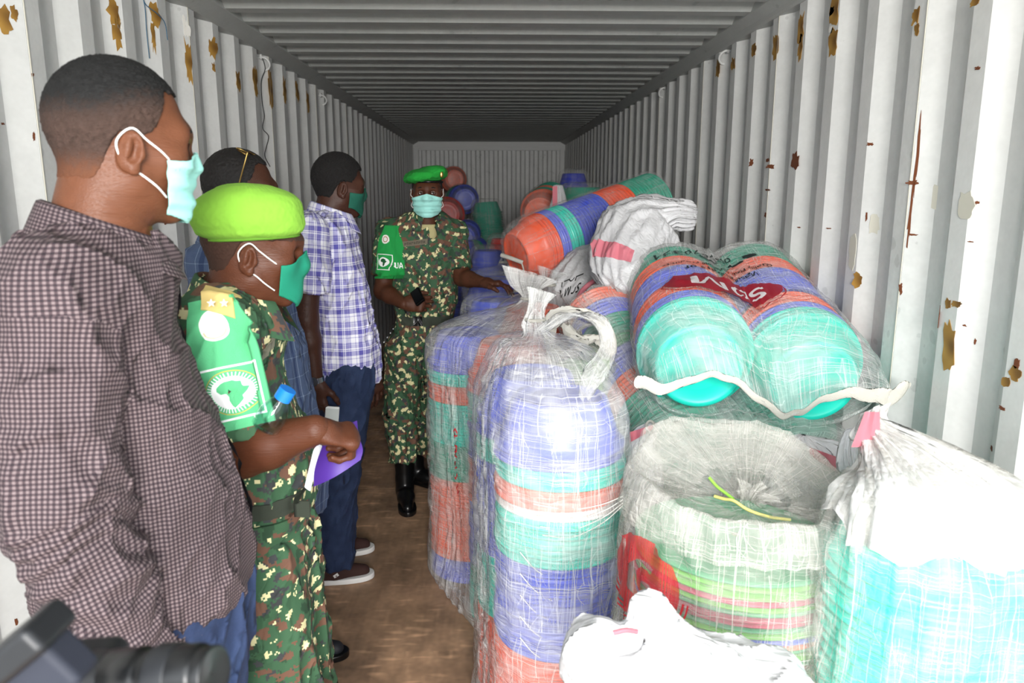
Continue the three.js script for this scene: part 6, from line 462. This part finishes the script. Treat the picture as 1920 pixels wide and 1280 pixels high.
  limb(F, [sE.clone().lerp(shR, 0.3), el, el.clone().lerp(wr, 0.35), wr], [0.048, 0.044, 0.041, 0.028], 0.008); limb(F, [sEL.clone().lerp(shL, 0.3), elL, elL.clone().lerp(wrL, 0.35), wrL], [0.048, 0.043, 0.04, 0.028], 0.008); placeHand(F, wr, F.dirL(0.95, 0.05, 0.15), F.dirL(0, -0.2, -0.95), 1, { curl: [0.7, 0.75, 0.8, 0.9], pip: 0.8, thumb: [0.8, 0.6, 0.3], cell: 0.0038 }); placeHand(F, wrL, F.dirL(0.9, -0.04, 0.3), F.dirL(0.05, -1, 0.1), -1, { curl: [0.25, 0.3, 0.3, 0.35], pip: 0.5, spread: 0.35, thumb: [0.3, 0.2, 0], cell: 0.0038 }); limb(F, [nb.clone().add(V(0, 0.06, 0)), nb, V(0, S[4][0], 0)], [0.056, 0.065, 0.1], 0.012); F.body(sk);
  { const g = thing('phone', 'black phone in the right hand of the far soldier', 'phone', P(783, 556, 3.64)); g.lookAt(V(-1.6, 2.6, -2.2)); g.rotateZ(0.9); g.scale.setScalar(0.85); part('case', rboxG(0.06, 0.018, 0.12, 0.006).rotateX(PI / 2), phys({ color: 0x060708, roughness: 0.6, specularIntensity: 0.2 }), g); part('screen_edge', rboxG(0.05, 0.1, 0.002, 0.001).translate(0, 0, 0.0095), phys({ color: 0x0a0c10, roughness: 0.12, specularIntensity: 0.4 }), g); }
  const hR = L(757, 660, 3.9), kR = L(752, 770, 3.86), aR = L(757, 862, 3.84), hL = L(808, 660, 3.98), kL = L(806, 770, 4.0), aL = L(800, 845, 4.06); trousers(F, F.frontal([[700, 728, 838, 0.11], [655, 726, 838, 0.115], [625, 735, 842, 0.112]]), [[hR, kR, aR, [0.1, 0.09, 0.075]], [hL, kL, aL, [0.1, 0.088, 0.075]]], mCamo, { s: 14, amp: 0.014 });
  const dR = F.dirL(0.18, 0, 1), dL_ = F.dirL(0.85, 0, 0.5); const tR = L(765, 950, 3.7), tL = L(838, 905, 4.05); for (const [t, d] of [[tR, dR], [tL, dL_]]) { const h = t.clone().setY(0).addScaledVector(d, -0.27); const s = shoeGeo(h, d, 0.29, { boot: 0.26 }); F.add('boot', s.upper, mBlk, 'black leather boot'); F.add('boot_sole', s.sole, mBlk); } }
{ const o = thing('added_fill_lamp', 'added unseen panel lamp outside the doors, brightening the middle of the container', 'lamp', V(0.22, -0.14, 2.68)); const hd = new THREE.Group(); part('stand', new THREE.CylinderGeometry(0.018, 0.018, 1.8, 12).translate(0, 0.9, 0.05), mBlk, o); const q = new THREE.Matrix4().lookAt(V(0.35, 1.25, -4), V(0.22, 2.05, 2.68), V(0, 1, 0)); part('housing', rboxG(1.04, 0.84, 0.06, 0.01).applyMatrix4(q).translate(0, 2.19, 0.03), mBlk, o); part('panel', boxG(1.0, 0.8, 0.006).translate(0, 0, 0.034).applyMatrix4(q).translate(0, 2.19, 0.03), std({ color: 0xffffff, emissive: 0xfffaf2, emissiveIntensity: 5 }), o); for (let k = 0; k < 3; k++) { const a = k / 3 * 2 * PI; part('leg', tubeG([V(0, 0.6, 0.05), V(Math.sin(a) * 0.4, 0.01, 0.05 + Math.cos(a) * 0.4)], 0.012, 4, 8), mBlk, o); } }  // invented lamp body and glowing panel to go with the added fill light
// ---------- photographer's flash (above and behind the viewpoint) ----------
{ const o = thing('flash_unit', 'photographer flash head above the viewpoint, out of the picture', 'flash', V(0.15, 2.0, 0.62)); o.lookAt(0.72, 1.35, -2.2); part('flash_head', rboxG(0.09, 0.07, 0.1, 0.008).translate(0, 0, -0.02), mBlk, o); part('diffuser', rboxG(0.08, 0.055, 0.004, 0.001).translate(0, 0, 0.032), std({ color: 0xffffff, emissive: 0xfff6ea, emissiveIntensity: 6 }), o); }
// ---------- photographer's camera at the lower left edge ----------
{ const o = thing('camera', 'blurred black camera with lens at the lower left corner of the view', 'camera', P(200, 1275, 0.5)); const B = phys({ color: 0x0d0e10, roughness: 0.35 }), G = phys({ color: 0x16181c, roughness: 0.5 }); const c = P(215, 1268, 0.52), e = P(405, 1262, 0.50); const dir = e.clone().sub(c), q = quatY(dir), l = dir.length(); const lat = (pts) => new THREE.LatheGeometry(pts.map(([x, y]) => new THREE.Vector2(x, y * l)), 48).applyQuaternion(q).translate(c.x, c.y, c.z); part('lens', toLocal(lat([[0.001, 0], [0.02, 0], [0.021, 0.3], [0.018, 0.32], [0.018, 0.4], [0.0215, 0.44], [0.0215, 0.85], [0.019, 0.87], [0.019, 0.9], [0.020, 0.98], [0.018, 1], [0.016, 0.98], [0.001, 0.95]]), o), B, o); part('focus_ring', toLocal(lat([[0.0216, 0.46], [0.0226, 0.47], [0.0226, 0.66], [0.0216, 0.67]]), o), G, o); const bx = P(95, 1290, 0.53); part('camera_body', toLocal(rboxG(0.105, 0.055, 0.06, 0.012, 3).rotateY(0.1).translate(bx.x, bx.y, bx.z), o), G, o); part('grip_ring', toLocal(lat([[0.018, -0.25], [0.02, -0.2], [0.019, 0.0]]), o), G, o);
  const f0 = P(-20, 1265, 0.46), f1 = P(112, 1152, 0.48), d2 = f1.clone().sub(f0), mid = f0.clone().lerp(f1, 0.5), hood = rboxG(d2.length(), 0.022, 0.045, 0.006, 3); hood.rotateZ(Math.atan2(d2.y, d2.x)).translate(mid.x, mid.y, mid.z); part('viewfinder_hood', toLocal(hood, o), phys({ color: 0x14161a, roughness: 0.45 }), o); const fl = rboxG(d2.length() * 0.9, 0.04, 0.03, 0.006, 2).rotateZ(Math.atan2(d2.y, d2.x)).translate(mid.x + 0.012, mid.y - 0.02, mid.z); part('flap', toLocal(fl, o), phys({ color: 0x1b1f2c, roughness: 0.7 }), o); }
renderer.render(scene, camera);
